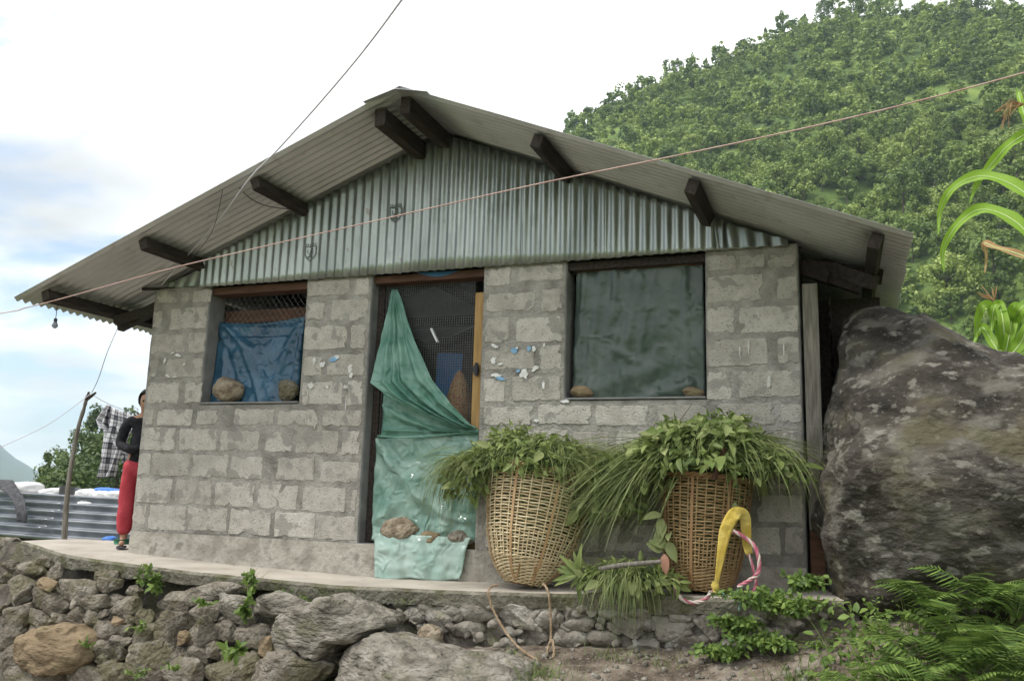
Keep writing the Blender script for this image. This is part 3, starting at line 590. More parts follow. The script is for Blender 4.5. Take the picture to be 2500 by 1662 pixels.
# roof
AXX, AZZ = 2.79, 3.395; YF, YB = -.78, DEPTH+.5
LE, RE = (-.735, 2.045), (6.048, 2.037)
def roof_z(x):
    if x < AXX: return AZZ-(AZZ-LE[1])*(AXX-x)/(AXX-LE[0])
    return AZZ-(AZZ-RE[1])*(x-AXX)/(RE[0]-AXX)
PITCHC, AMP = .0762, .0105
def roof_sheets(ex):
    wv = 10; y = YF
    wdt = PITCHC*wv
    k = 0
    while y < YB:
        y1 = min(y+wdt+PITCHC*.9, YB+.02)
        n = max(8, round((y1-y)/PITCHC*8)); lift = .0022*(k % 2)
        def fn(u, v):
            yy = y+(y1-y)*u; x = AXX+(ex-AXX)*(v*1.0+.004*(k % 3)*v)
            return (x, yy, roof_z(x)+.0135*math.sin(2*math.pi*(yy-YF)/PITCHC+math.pi/2)+.016+lift+.002*fb(x*1.2, yy*.8, ex))
        mb = MB(); mb.grid(fn, n, 8, flip=ex > AXX); o = mb.build('roof_sheet', M['roof'], HOUSE, True); solidify(o, .0012); y += wdt; k += 1
roof_sheets(LE[0]); roof_sheets(RE[0])
mb = MB(); kk = [-.27, -.02, .05, .24]
for i in range(3):
    xs_ = [AXX+kk[i], AXX+kk[i+1]]; zc = [roof_z(AXX+t)+.034-(.034 if t in (-.02, .05) else 0) for t in (kk[i], kk[i+1])]
    mb.add([(xs_[0], YF-.035, zc[0]), (xs_[1], YF-.035, zc[1]), (xs_[1], YB+.02, zc[1]), (xs_[0], YB+.02, zc[0])], [(0, 1, 2, 3)])
solidify(mb.build('ridge_cap', M['roof'], HOUSE), .003)
# purlins, rafters
PUR = [(-.47, .075, .09), (.50, .075, .095), (1.54, .075, .095), (2.60, .085, .13), (2.80, .08, .13), (3.81, .075, .095), (4.835, .075, .095), (5.86, .07, .09)]
for i, (x, wd, ht) in enumerate(PUR):
    z = min(roof_z(x-wd/2), roof_z(x+wd/2))-.002-ht/2
    mb = MB(); sl_ = .388 if x < AXX else -.41
    mb.bar((x, YF+.07+.02*random.random(), z+.008), (x, DEPTH+.3, z+.008), wd, ht, up=(-sl_, 0, 1) if x not in (2.60, 2.80) else (0, 0, 1), jit=.003); bevel(mb.build('purlin', M['wood'], HOUSE), .006)
for y in (.12, 2.2, 4.4):
    for ex in (LE[0]+.25, RE[0]-.25):
        mb = MB(); mb.bar((AXX, y, roof_z(AXX)-.16), (ex, y, roof_z(ex)-.155), .07, .09); mb.build('rafter', M['wood'], HOUSE)
    mb = MB(); mb.bar((-.3, y+.09, 2.36), (5.75, y+.09, 2.36), .06, .10); mb.build('tie_beam', M['wood'], HOUSE)
# corrugated gable, sheet by sheet
ZG = 2.262
def gable(x0, x1, yo, top=None, bot=None, skew=0, pitch=PITCHC, amp=AMP, phase=0.):
    n = max(6, round((x1-x0)/pitch*8))
    def fn(u, v):
        x = x0+(x1-x0)*u; zt = roof_z(x)-.022 if top is None else top(x); zb = ZG if bot is None else bot(x); z = zb+(zt-zb)*v
        return (x+skew*(z-ZG), yo+amp*math.sin(2*math.pi*x/pitch+phase)+.004*fb(x*2, z*2, 3), z+(.004*fb(x*8, 0, 8) if v == 0 else 0))
    mb = MB(); mb.grid(fn, n, 10); return solidify(mb.build('gable_sheet', M['gable'], HOUSE, True), .001)
for i, (a, b) in enumerate([(.52, 1.31), (1.27, 2.09), (2.03, 2.72), (2.66, 3.48), (3.42, 4.17), (4.11, 4.94)]): gable(a, b, -.032-.004*(i % 2))
g = gable(4.90, 5.36, -.03, skew=-.12, pitch=.105, amp=.014, phase=1); g['label'] = 'short bent corrugated sheet at the right end of the gable'
g = gable(.10, .50, .03, skew=.35, bot=lambda x: 2.287, top=lambda x: max(2.30, roof_z(x)-.03), pitch=.12, amp=.006); g['label'] = 'loose slanting scrap of iron at the left end of the gable'
# printed shield stamps on the gable
def emblem(cx, cz, s):
    mb = MB(); yo = -.037
    def yy(x): return yo+AMP*math.sin(2*math.pi*x/PITCHC)-.0035
    def line(a, b, wd):
        n = max(1, int(math.dist(a, b)/.006)); d = Vector((b[0]-a[0], b[1]-a[1])).normalized()*wd/2; nx, nz = -d.y, d.x
        for i in range(n):
            p = [a[0]+(b[0]-a[0])*i/n, a[1]+(b[1]-a[1])*i/n]; q = [a[0]+(b[0]-a[0])*(i+1)/n, a[1]+(b[1]-a[1])*(i+1)/n]
            c = [(p[0]-nx, p[1]-nz), (q[0]-nx, q[1]-nz), (q[0]+nx, q[1]+nz), (p[0]+nx, p[1]+nz)]
            mb.add([(x, yy(x), z) for x, z in c], [(0, 1, 2, 3)])
    sh = [(-.5, .6), (.5, .6), (.5, -.1), (.36, -.45), (0, -.75), (-.36, -.45), (-.5, -.1), (-.5, .6)]
    P = lambda a: (cx+a[0]*s, cz+a[1]*s)
    for a, b in zip(sh, sh[1:]): line(P(a), P(b), .1*s)
    re = random.Random(int(cx*100))
    for a, b, wd_ in (((-.30, -.40), (-.05, -.05), .14), ((-.05, -.05), (-.02, .25), .26), ((-.02, .25), (.12, .40), .22), ((.12, .40), (.28, .34), .10), ((.05, .12), (.34, .10), .09), ((.04, -.02), (.30, -.10), .09), ((-.05, -.15), (.16, -.36), .14), ((.16, -.36), (.26, -.42), .08), ((-.14, -.1), (-.36, .12), .06), ((-.36, .12), (-.30, .34), .06)): line(P(a), P(b), wd_*s)
    for i in range(7): x_ = -.5+i*.155; line(P((x_, .70)), P((x_+.02, .86)), .075*s); line(P((x_, .78+.06*re.choice((-1, 0, 1)))), P((x_+.09, .78)), .04*s)
    o = mb.build('printed_stamp', mat('stamp_ink', [(.10, .115, .11), (.2, .22, .215)], 60, rough=.6), HOUSE); o['label'] = 'faded dark shield stamp printed on the iron'
for px, py in ((966, 522), (759, 618)):
    p = pt(px, py, y=-.04); emblem(p.x, p.z, .095)
# timber at the openings
mb = MB(); mb.box(X[1]-.1, X[2]+.1, .03, .17, 2.20, 2.262); mb.build('lintel', M['wood2'], HOUSE)
mb = MB(); mb.box(X[3]-.1, X[4]+.1, .03, .17, 2.205, 2.262); mb.build('lintel', M['wood2'], HOUSE)
mb = MB(); mb.box(X[5]-.1, X[6]+.1, .03, .17, 2.205, 2.262); mb.build('lintel', M['wood'], HOUSE)
mb = MB(); mb.box(X[1]+.01, X[2]-.01, .21, .24, 1.98, 2.09); mb.build('board', M['wood2'], HOUSE)
o = MB(); o.box(X[4]-.105, X[4]-.008, .10, .16, ZPL+.002, 2.10); o = bevel(o.build('door_post', M['post'], HOUSE), .004); o['label'] = 'plain yellow pine door post'
mb = MB(); mb.box(X[3]+.006, X[3]+.06, .10, .16, ZPL+.002, 2.20); mb.build('door_post', M['wood'], HOUSE)
kp = pt(1165, 903, y=.095); mb = MB(); mb.tube([kp+Vector((0, -.012, -.045)), kp+Vector((0, -.03, 0)), kp+Vector((0, -.012, .05))], [.012, .03, .012], 8); mb.build('latch', M['darkwire'], HOUSE, True)
# fine wire screen over the doorway
mb = MB(); st = .0195
x = X[3]+.07
while x < X[4]-.11: mb.box(x-.0009, x+.0009, .118, .1198, ZPL, 2.2); x += st
z = ZPL+.01
while z < 2.2: mb.box(X[3]+.06, X[4]-.105, .1202, .122, z-.0009, z+.0009); z += st
o = mb.build('wire_screen', M['wire'], HOUSE); o['kind'] = 'stuff'
# chicken wire in the left window
mb = MB(); st = .055
for sgn in (1, -1):
    k = -30
    while k < 40:
        xa = X[1]+k*st
        a = [(xa+sgn*(z_-1.25)*.8, z_) for z_ in (1.25, 2.2)]
        pts_ = []
        for t in np.linspace(0, 1, 24):
            xx = a[0][0]+(a[1][0]-a[0][0])*t; zz_ = 1.25+.95*t
            if X[1]+.01 < xx < X[2]-.01 and zz_ > 1.75: pts_.append((xx, .15+.002*sgn, zz_))
        if len(pts_) > 1: mb.tube([pts_[0], pts_[-1]], .0011, 3)
        k += 1
o = mb.build('chicken_wire', M['wire'], HOUSE); o['kind'] = 'stuff'
# eave timbers on both sides
mb = MB(); a, b = pt(2008, 645, y=.25), pt(2135, 690, y=-.1); mb.bar(a, b, .06, .085); mb.build('brace', M['wood'], HOUSE)
mb = MB(); mb.bar((5.45, .12, 2.14), (5.93, .12, 2.05), .05, .10); mb.build('brace', M['wood'], HOUSE)
mb = MB(); a, b = pt(1988, 607, y=.9), pt(2112, 652, y=.9); mb.bar(a, b, .03, .045); mb.build('light_gap_strip', mat('light_gap_strip', [(.42, .41, .33), (.5, .48, .4)], 8), HOUSE)  # pale strip coloured to stand for the bright gap between the sheets
mb = MB(); mb.bar((-.44, .02, 2.02), (.0, .05, 2.12), .06, .07); mb.build('brace', M['wood'], HOUSE)
mb = MB(); a = pt(348, 706, y=-.02); mb.tube([a, a+Vector((.32, .05, .0))], .014, 8); mb.build('stub_pole', M['wood'], HOUSE)
mb = MB(); mb.box(5.435, 5.53, -.01, .03, .42, 2.0); bevel(mb.build('corner_plank', M['greywood'], HOUSE), .004)
mb = MB(); mb.box(5.435, 5.52, .0, .05, .08, .415); mb.build('corner_plank', M['wood2'], HOUSE)
mb = MB(); mb.grid(lambda u, v: (5.60+.008*math.sin(v*2.3*2*math.pi/.09), .05+4*u, .1+2.0*v), 4, 160); mb.build('side_cladding', M['wood'], HOUSE, True)
mb = MB(); mb.box(5.421, 5.92, .42, .46, -.05, 1.98); mb.build('gap_shade_panel', M['wood'], HOUSE)  # dark panel added to darken the gap between house and boulder
# torn paper scraps pasted on the wall
random.seed(3)
WH = mat('torn_paper', [(.62,.62,.62),(.78,.78,.77)], 30, rough=.9); BLU = mat('blue_print', [(.16,.34,.56),(.30,.48,.66)], 30, rough=.9); SMR = mat('whitewash_smear', [(.5,.49,.46),(.66,.65,.63)], 30, rough=.95)
SCR = [(Z5b, [(1125,705,70,28,WH,.4),(1270,738,55,50,BLU,0),(1290,720,26,18,WH,0),(1385,722,36,48,BLU,0),(1422,726,38,50,WH,0),(1500,697,18,40,WH,0),(1110,815,46,58,WH,0),(1165,843,50,18,WH,-.3),(1345,920,90,80,WH,.2),(1303,893,38,30,BLU,0),(1435,875,80,38,WH,-.5),(1135,928,90,34,WH,0),(1170,955,95,30,BLU,.2),(1495,1002,26,72,WH,0),(1440,1275,45,28,WH,.3)]),
 (Z4, [(385,762,70,24,WH,.3),(345,745,40,14,WH,-.5),(290,800,18,62,WH,.3),(310,905,40,14,WH,.5),(365,912,34,12,WH,-.2),(425,825,14,20,WH,0),(1330,800,40,70,SMR,0),(1390,825,50,44,WH,-.4),(1465,790,80,34,BLU,-.3),(1490,772,40,30,WH,0),(1580,850,40,80,SMR,0),(1590,900,30,46,WH,.2),(1308,970,44,50,SMR,0),(1420,978,34,32,SMR,0),(1550,980,44,30,SMR,-.3),(1285,1050,7,140,SMR,0),(1552,1090,7,150,SMR,0),(1335,1255,8,50,SMR,0),(1272,1210,6,90,SMR,0)]),
 (Z6, [(1775,640,14,90,SMR,0),(1720,680,10,80,SMR,0),(1905,870,22,90,SMR,0),(600,995,80,22,WH,0),(2000,660,10,80,SMR,0)])]
for (org, zf), l_ in SCR:
    for cx, cy, wd, ht, m_, tl in l_:
        c = pt(org[0]+cx/zf, org[1]+cy/zf, y=-.012); sx = wd/zf/275*1.0; sz = ht/zf/325; n = 14
        if c.x > 3: sx *= .85
        mb = MB(); ring = []
        for i in range(n):
            a = 2*math.pi*i/n; k = random.uniform(.55, 1.1); x_, z_ = math.cos(a)*sx/2*k, math.sin(a)*sz/2*k
            ring.append((x_*math.cos(tl)+z_*math.sin(tl), -.004*random.random(), z_*math.cos(tl)-x_*math.sin(tl)))
        mb.add([(0, -.002, 0)]+ring+[(x_, .008, z_) for x_, y_, z_ in ring], [(0, 1+(i+1) % n, 1+i) for i in range(n)]+[(1+i, 1+(i+1) % n, 1+n+(i+1) % n, 1+n+i) for i in range(n)])
        o = mb.build('paper_scrap' if m_ is not SMR else 'paint_smear', m_, WALL); o.location = c

def spline(P, n):
    P = [Vector(p) for p in P]; Q = [P[0]]+P+[P[-1]]; out_ = []
    for i in range(1, len(Q)-2):
        for k in range(n):
            t = k/n; a, b, c, d = Q[i-1], Q[i], Q[i+1], Q[i+2]
            out_.append(.5*((2*b)+(c-a)*t+(2*a-5*b+4*c-d)*t*t+(3*b-a-3*c+d)*t**3))
    out_.append(P[-1]); return out_
def twisted(path, rad, mats_, name, parent=None, turns=60):
    o_ = []; L_ = sum((path[i+1]-path[i]).length for i in range(len(path)-1)); mb = MB()
    for s in range(3):
        pts_ = []; acc = 0
        for i, p in enumerate(path):
            d = (path[min(i+1, len(path)-1)]-path[max(i-1, 0)]).normalized(); r = d.cross(Vector((.1, 1, .2))).normalized(); u = d.cross(r)
            if i: acc += (path[i]-path[i-1]).length
            a = acc*turns+s*2.094; pts_.append(p+r*math.cos(a)*rad*.55+u*math.sin(a)*rad*.55)
        mb.tube(pts_, rad*.62, 6, mi=min(s, len(mats_)-1))
    return mb.build(name, mats_, parent, True)
# ------------------------------------------------------------------ boulder
o = silhouette_rock('boulder', [(2046,790),(2056,764),(2090,748),(2130,748),(2190,752),(2250,772),(2330,808),(2420,848),(2500,888),(2620,955),(2760,1080),(2840,1250),(2840,1420),(2700,1530),(2400,1560),(2150,1540),(2052,1490),(2026,1400),(2005,1300),(1996,1210),(2008,1100),(2016,1000),(2024,930),(2043,885),(2046,830)], -.1, .85, 1.1, M['boulder'], .07, 6, .42, .40, seed=4, center=(2350, 1170), cuts=7)
tag(o, 'huge dark boulder with pale lichen spots beside the house', 'boulder')

# ------------------------------------------------------------------ plastic sheets
def plastic(name, col, col2, alpha, rough=.2, wr=.5):
    m = mat(name, [col, col2], 5, rough=rough, spec=.7); t = m.node_tree; n = t.nodes; b = n['Principled BSDF']; l = t.links.new
    tx = n.new('ShaderNodeTexNoise'); tx.noise_type = 'RIDGED_MULTIFRACTAL'; tx.inputs['Scale'].default_value = 9; tx.inputs['Detail'].default_value = 6; tx.inputs['Distortion'].default_value = 1.2
    g = n.new('ShaderNodeNewGeometry'); l(g.outputs['Position'], tx.inputs['Vector']); bp = n.new('ShaderNodeBump'); bp.inputs['Strength'].default_value = wr; bp.inputs['Distance'].default_value = .03; l(tx.outputs[0], bp.inputs['Height']); l(bp.outputs[0], b.inputs['Normal'])
    tr = n.new('ShaderNodeBsdfTransparent'); tr.inputs[0].default_value = (*[min(1, c*1.1+.5) for c in col2], 1)
    tl = n.new('ShaderNodeBsdfTranslucent'); l(b.inputs['Base Color'].links[0].from_socket, tl.inputs[0]); l(bp.outputs[0], tl.inputs['Normal'])
    m1 = n.new('ShaderNodeMixShader'); m1.inputs[0].default_value = .3; l(b.outputs[0], m1.inputs[1]); l(tl.outputs[0], m1.inputs[2])
    m2 = n.new('ShaderNodeMixShader'); m2.inputs[0].default_value = alpha; l(tr.outputs[0], m2.inputs[1]); l(m1.outputs[0], m2.inputs[2]); l(m2.outputs[0], n['Material Output'].inputs[0])
    return m
M['pgreen'] = plastic('green_plastic', (.15,.36,.28), (.33,.56,.47), .70, .13, .8)
M['pgreen2'] = plastic('dark_green_plastic', (.105,.15,.13), (.17,.215,.19), .74, .2, .45)
M['pblue'] = plastic('blue_plastic', (.032,.105,.185), (.07,.19,.31), .86, .15, .7)
M['pgreen3'] = plastic('pale_green_plastic', (.24,.44,.37), (.48,.66,.59), .76, .13, 1)
M['pmint'] = plastic('mint_plastic', (.38,.56,.50), (.56,.70,.65), .88, .2, .9)
def drape(name, rows, y0, mtl, fold, nu=40, nv=50, parent=None, thick=.0006):
    k = len(rows); ts = [i/(k-1) for i in range(k)]
    ys = [r[4] if len(r) > 4 else y0 for r in rows]
    lx, ly, rx, ry = [[r[i] for r in rows] for i in range(4)]
    def fn(u, v):
        a = (np.interp(v, ts, lx), np.interp(v, ts, ly)); b = (np.interp(v, ts, rx), np.interp(v, ts, ry))
        yy = float(np.interp(v, ts, ys)); px, py = a[0]+(b[0]-a[0])*u, a[1]+(b[1]-a[1])*u
        dy, dpx, dpy = fold(u, v)
        p = pt(px+dpx, py+dpy, y=yy); p.y += dy; return p
    mb = MB(); mb.grid(fn, nu, nv); o = mb.build(name, mtl, parent, True); solidify(o, thick); return o
def crease(u, v, a, b, wd, amp):          # a pulled fold running from a to b in sheet coordinates
    ax, ay = a; bx, by = b; dx, dy = bx-ax, by-ay; t = ((u-ax)*dx+(v-ay)*dy)/(dx*dx+dy*dy); tt = max(0, min(1, t))
    d = math.hypot(u-ax-dx*tt, v-ay-dy*tt)*(1 if t == tt else 1.4); return amp*math.exp(-(d/wd)**2)
def f_blue(u, v):
    s = 0
    for a, b, wd, am in (((.05,.02),(.62,1),.035,-.03),((.12,.1),(.75,1),.03,-.022),((.03,.05),(.15,.9),.03,-.025),((.95,.1),(.7,.9),.04,-.018),((.1,0),(.9,.05),.05,.015),((.0,.3),(.35,1.0),.03,.02),((.98,.3),(.93,.95),.02,-.03)): s += crease(u, v, a, b, wd, am)
    s += -.02*math.sin(math.pi*u)*v-.012*fb(u*4, v*3, 1, 3)-.05*v**3
    return s, 0, (8*math.sin(math.pi*u)*(1-v) if v < .3 else 0)
o = drape('plastic_sheet', [(536,786,744,772),(530,850,742,850),(522,985,730,985)], .15, M['pblue'], f_blue); tag(o, 'dark blue plastic sheet stretched across the left window', 'plastic sheet')
def f_win(u, v):
    s = .010*math.sin(u*55+3*v+2*fb(u*3, v*2, 0))*(1-.6*min(1, abs(u-.0)*2.2))*(1 if u < .5 else .25)
    for a, b, wd, am in (((.52,.1),(.42,.6),.03,-.012),((.62,.05),(.5,.75),.02,-.012),((.3,.0),(.33,.7),.02,-.008),((.85,.0),(.87,.95),.025,-.012),((.55,1),(.9,.9),.05,-.03),((.1,.95),(.6,.8),.06,-.02),((.3,.65),(.5,.75),.02,-.015)): s += crease(u, v, a, b, wd, am)
    return s-.012*fb(u*6, v*5, 4, 4)-.02*math.sin(math.pi*u)*math.sin(math.pi*v)-.05*max(0, v-.85), 0, 0
o = drape('plastic_sheet', [(1408,652,1716,634),(1402,800,1720,800),(1398,976,1722,970)], .085, M['pgreen2'], f_win, 60, 50); tag(o, 'dark green plastic sheet covering the right window', 'plastic sheet')
mb = MB(); a, b = pt(1408, 660, y=.08), pt(1716, 640, y=.08); mb.bar(a, b, .02, .035); tag(mb.build('batten', M['wood2']), 'thin wooden batten along the top of the right window', 'batten')
DS = empty('plastic_curtain', tuple(pt(1040, 1330, y=.02)), 'green translucent plastic hung and knotted across the doorway', 'plastic curtain'); DSI = DS.location.copy()
def reparent(o): o.parent = DS; o.matrix_parent_inverse = Matrix.Translation(-DSI); return o
def f_flap(u, v):
    s = 0
    for a, am in ((.08,-.03),(.22,.03),(.34,-.035),(.47,.03),(.6,-.03),(.74,.028),(.88,-.03)): s += crease(u, v, (a*.5+.25, 0), (a+.05*math.sin(a*9), 1), .045, am*(.3+.9*v))
    s += -.05*v*(1-u)-.014*fb(u*7, v*7, 2, 4)-.025*max(0, .1-abs(v-.93))*8
    return s, 3*fb(u*3, v*6, 5), 0
reparent(drape('upper_flap', [(956,706,970,706,.09),(940,790,998,790,.05),(924,860,1024,858,.0),(908,935,1056,928,-.03),(950,968,1100,985,-.02),(1040,1010,1140,1028,.03),(1130,1046,1166,1046,.07)], .0, M['pgreen'], f_flap, 44, 60))
def f_mid(u, v):
    s = 0
    for a, b, wd, am in (((0,.25),(.6,.75),.06,-.03),((.1,.5),(.7,.95),.05,.025),((.05,.8),(1,.75),.05,-.03),((.5,.2),(1,.85),.05,-.025)): s += crease(u, v, a, b, wd, am)
    return s-.015*fb(u*6, v*5, 7, 4), 0, 5*math.sin(u*9)*(v > .95)
reparent(drape('middle_fold', [(936,960,1010,985),(936,1000,1160,1040),(934,1040,1172,1052),(928,1066,1172,1062)], .075, M['pgreen'], f_mid, 40, 24))
def f_low(u, v):
    s = .012*math.sin(u*26+2.4*fb(u*2, v*2, 0))*min(1, v*3)*(.4+v)
    for a, b, wd, am in (((.0,.0),(.18,.3),.04,-.03),((.05,.0),(.3,.35),.03,.025),((.12,.2),(.5,.55),.05,-.03),((.4,.5),(.9,.75),.04,-.03),((1,.02),(.7,.25),.06,-.02),((.0,.75),(.25,.55),.05,-.02)): s += crease(u, v, a, b, wd, am)
    return s-.014*fb(u*5, v*7, 11, 4)-.04*max(0, v-.8), 0, 4*math.sin(u*7+1)*(v < .05)
reparent(drape('lower_sheet', [(922,1066,1170,1060,.07),(914,1150,1168,1150,.07),(908,1260,1166,1260,.06),(908,1318,1164,1322,.03)], .06, M['pgreen3'], f_low, 50, 46))
reparent(twisted([pt(922+250*t, 1064+5*math.sin(t*5)-4*t, y=.03+.03*t) for t in np.linspace(0, 1, 30)], .009, [M['pgreen']], 'knotted_hem'))
def f_apron(u, v):
    s = .008*math.sin(u*23+3*fb(u*3, v*2, 3))
    for a, b, wd, am in (((.2,0),(.3,1),.04,-.014),((.45,0),(.6,.9),.05,-.016),((.75,0),(.6,.8),.04,-.014)): s += crease(u, v, a, b, wd, am)
    return s-.01*fb(u*6, v*6, 3, 3), 0, 3*math.sin(u*11)*(v > .9)
reparent(drape('apron', [(914,1300,1150,1312,-.005),(913,1335,1140,1335,-.035),(914,1375,1132,1378,-.045),(915,1411,1122,1416,-.05)], -.04, M['pmint'], f_apron, 40, 20))
# stones holding the sheets
def ledge_stone(px0, py0, px1, py1, y, kind, vi, label, zbase, dp=None, tilt=0):
    c = pt((px0+px1)/2, (py0+py1)/2, y=y); dist = (np.array(c)-CAM)@AX_F; wd = (px1-px0)*dist/FPX*1.05; ht = (py1-py0)*dist/FPX
    o = stone((c.x, y, zbase+ht/2-.004), (wd, dp or min(wd, ht)*.85, ht), tilt, kind, None, 'stone', vi, yaw=.1); o.rotation_euler[0] = 0; tag(o, label, 'stone'); return o
zsl = ZSILL+.016
ledge_stone(520,924,597,990,.05,'ledge',0,'larger tan stone on the left window sill holding blue plastic',zsl)
ledge_stone(676,934,730,990,.05,'ledged',3,'grey stone in the right corner of the left window sill',zsl, tilt=.15)
ledge_stone(1393,946,1447,979,.03,'ledgeb',1,'lumpy brown stone at the left end of the right window sill',zsl)
ledge_stone(1667,944,1719,971,.04,'ledgeb',0,'flat brown stone at the right end of the right window sill',zsl)
ledge_stone(928,1274,1028,1340,.03,'ledge',2,'big flat tan stone on the door threshold over green plastic',ZPL+.015, .14, .05)
ledge_stone(1024,1298,1080,1334,.04,'ledgeb',2,'small brown stone in the middle of the door threshold',ZPL+.01, .12)
ledge_stone(1084,1300,1164,1342,.04,'ledged',2,'dark stone at the right of the door threshold behind the grass',ZPL+.01, .13)
# things seen through the door screen
mb = MB(); mb.box(-.11, .11, -.01, .01, -.22, .22); o = bevel(mb.build('blue_panel', mat('blue_board', [(.02,.13,.35),(.03,.17,.42)], 4, rough=.6)), .004); o.location = pt(1095, 925, y=.75); o.rotation_euler = (0, .03, .2); tag(o, 'blue board standing inside behind the door screen', 'board')
mb = MB(); prof = [(.10,-.22),(.115,-.12),(.10,0),(.07,.12),(.035,.2),(.01,.23)]; n = 14
for k in range(len(prof)-1):
    for j in range(n):
        a, b = 6.283*j/n, 6.283*(j+1)/n; (r0, z0), (r1, z1) = prof[k], prof[k+1]
        mb.add([(r0*math.cos(a), r0*math.sin(a), z0), (r0*math.cos(b), r0*math.sin(b), z0), (r1*math.cos(b), r1*math.sin(b), z1), (r1*math.cos(a), r1*math.sin(a), z1)], [(0, 1, 2, 3)])
o = mb.build('hanging_bag', mat('patterned_bag', [(.22,.09,.04),(.38,.26,.10),(.25,.05,.05)], 40, rough=.6), None, True); o.location = pt(1120, 975, y=.4); tag(o, 'brown patterned bag hanging inside behind the door screen', 'bag')
mb = MB(); mb.bar((-.03, 0, .06), (.03, 0, -.05), .035, .012); o = mb.build('white_tag', mat('white_tag', [(.6,.62,.65),(.7,.72,.75)], 5)); o.location = pt(1061, 820, y=.10); tag(o, 'small white tag dangling on the door screen', 'tag')
mb = MB(); mb.grid(lambda u, v: pt(1018+102*u, 664+12*v*math.sin(math.pi*u)-5*u+2, y=.03), 16, 3); tag(solidify(mb.build('tarp_scrap', mat('blue_tarp', [(.03,.11,.24),(.05,.16,.32)], 8, rough=.5)), .002), 'strip of blue tarp hanging under the gable above the door', 'tarp')

# ------------------------------------------------------------------ leaves and grass
def leaf_mesh(name, mtl, ratio=.36, bend=.18, tipw=1.0):
    mb = MB(); n = 6; vs = []; fs = []
    for i in range(n+1):
        t = i/n; wd = ratio*.5*math.sin(math.pi*min(1, t**.75*.97+.03))**.8; z = -bend*t*t
        vs += [(-wd, t, z+wd*.35), (0, t, z), (wd, t, z+wd*.35)]
    for i in range(n):
        a = i*3; fs += [(a, a+1, a+4, a+3), (a+1, a+2, a+5, a+4)]
    mb.add(vs, fs); return mb.mesh(name, mtl, True)
LEAF = {'broad': leaf_mesh('leaf', M['leaf'], .5), 'mid': leaf_mesh('leaf', M['leaf'], .34, .3), 'lance': leaf_mesh('leaf', M['leaf'], .22, .4), 'pale': leaf_mesh('leaf', M['leafpale'], .5, .1), 'weed': leaf_mesh('leaf', M['weed'], .55, .2)}
def frame(tip, nrm):
    y = tip.normalized(); x = y.cross(nrm)
    if x.length < 1e-3: x = y.cross(Vector((1, 0, .3)))
    x.normalize(); z = x.cross(y); return Matrix((x, y, z)).transposed()
def put_leaf(kind, p, tip, nrm, s, parent=None):
    o = link(bpy.data.objects.new('leaf', LEAF[kind]), parent); m = frame(tip, nrm).to_4x4(); m.translation = p; o.matrix_basis = m @ Matrix.Diagonal((s, s, s, 1)); return o
def leaf_cards(mb, p, tip, nrm, s, ratio=.4, fold=.25, seg=2):
    m = frame(tip, nrm); vs = []; n = seg+1
    for i, (t, wd) in enumerate(((0, .12), (.4, 1), (.75, .7), (1, .05))):
        z = -.25*t*t; vs += [Vector((-wd*ratio/2, t, z+wd*ratio*fold/2)), Vector((0, t, z)), Vector((wd*ratio/2, t, z+wd*ratio*fold/2))]
    fs = []
    for i in range(3): a = i*3; fs += [(a, a+1, a+4, a+3), (a+1, a+2, a+5, a+4)]
    mb.add([p+m@(v*s) for v in vs], fs)
def blade(mb, p, v, L, wd, droop, seg=6, taper=True):
    p = Vector(p); v = Vector(v).normalized(); side = v.cross(Vector((random.gauss(0, .4), random.gauss(0, .4), 1)))
    if side.length < 1e-3: side = Vector((1, 0, 0))
    side.normalize(); vs = []; q = p.copy(); d = v.copy()
    for i in range(seg+1):
        w_ = wd*(1-.85*(i/seg)**1.5) if taper else wd; vs += [q-side*w_/2, q+side*w_/2]; q = q+d*(L/seg); d = (d+Vector((0, 0, -droop/seg))).normalized()
    mb.add(vs, [(2*i, 2*i+1, 2*i+3, 2*i+2) for i in range(seg)])
def rnd_unit(): return Vector((random.gauss(0, 1), random.gauss(0, 1), random.gauss(0, 1))).normalized()

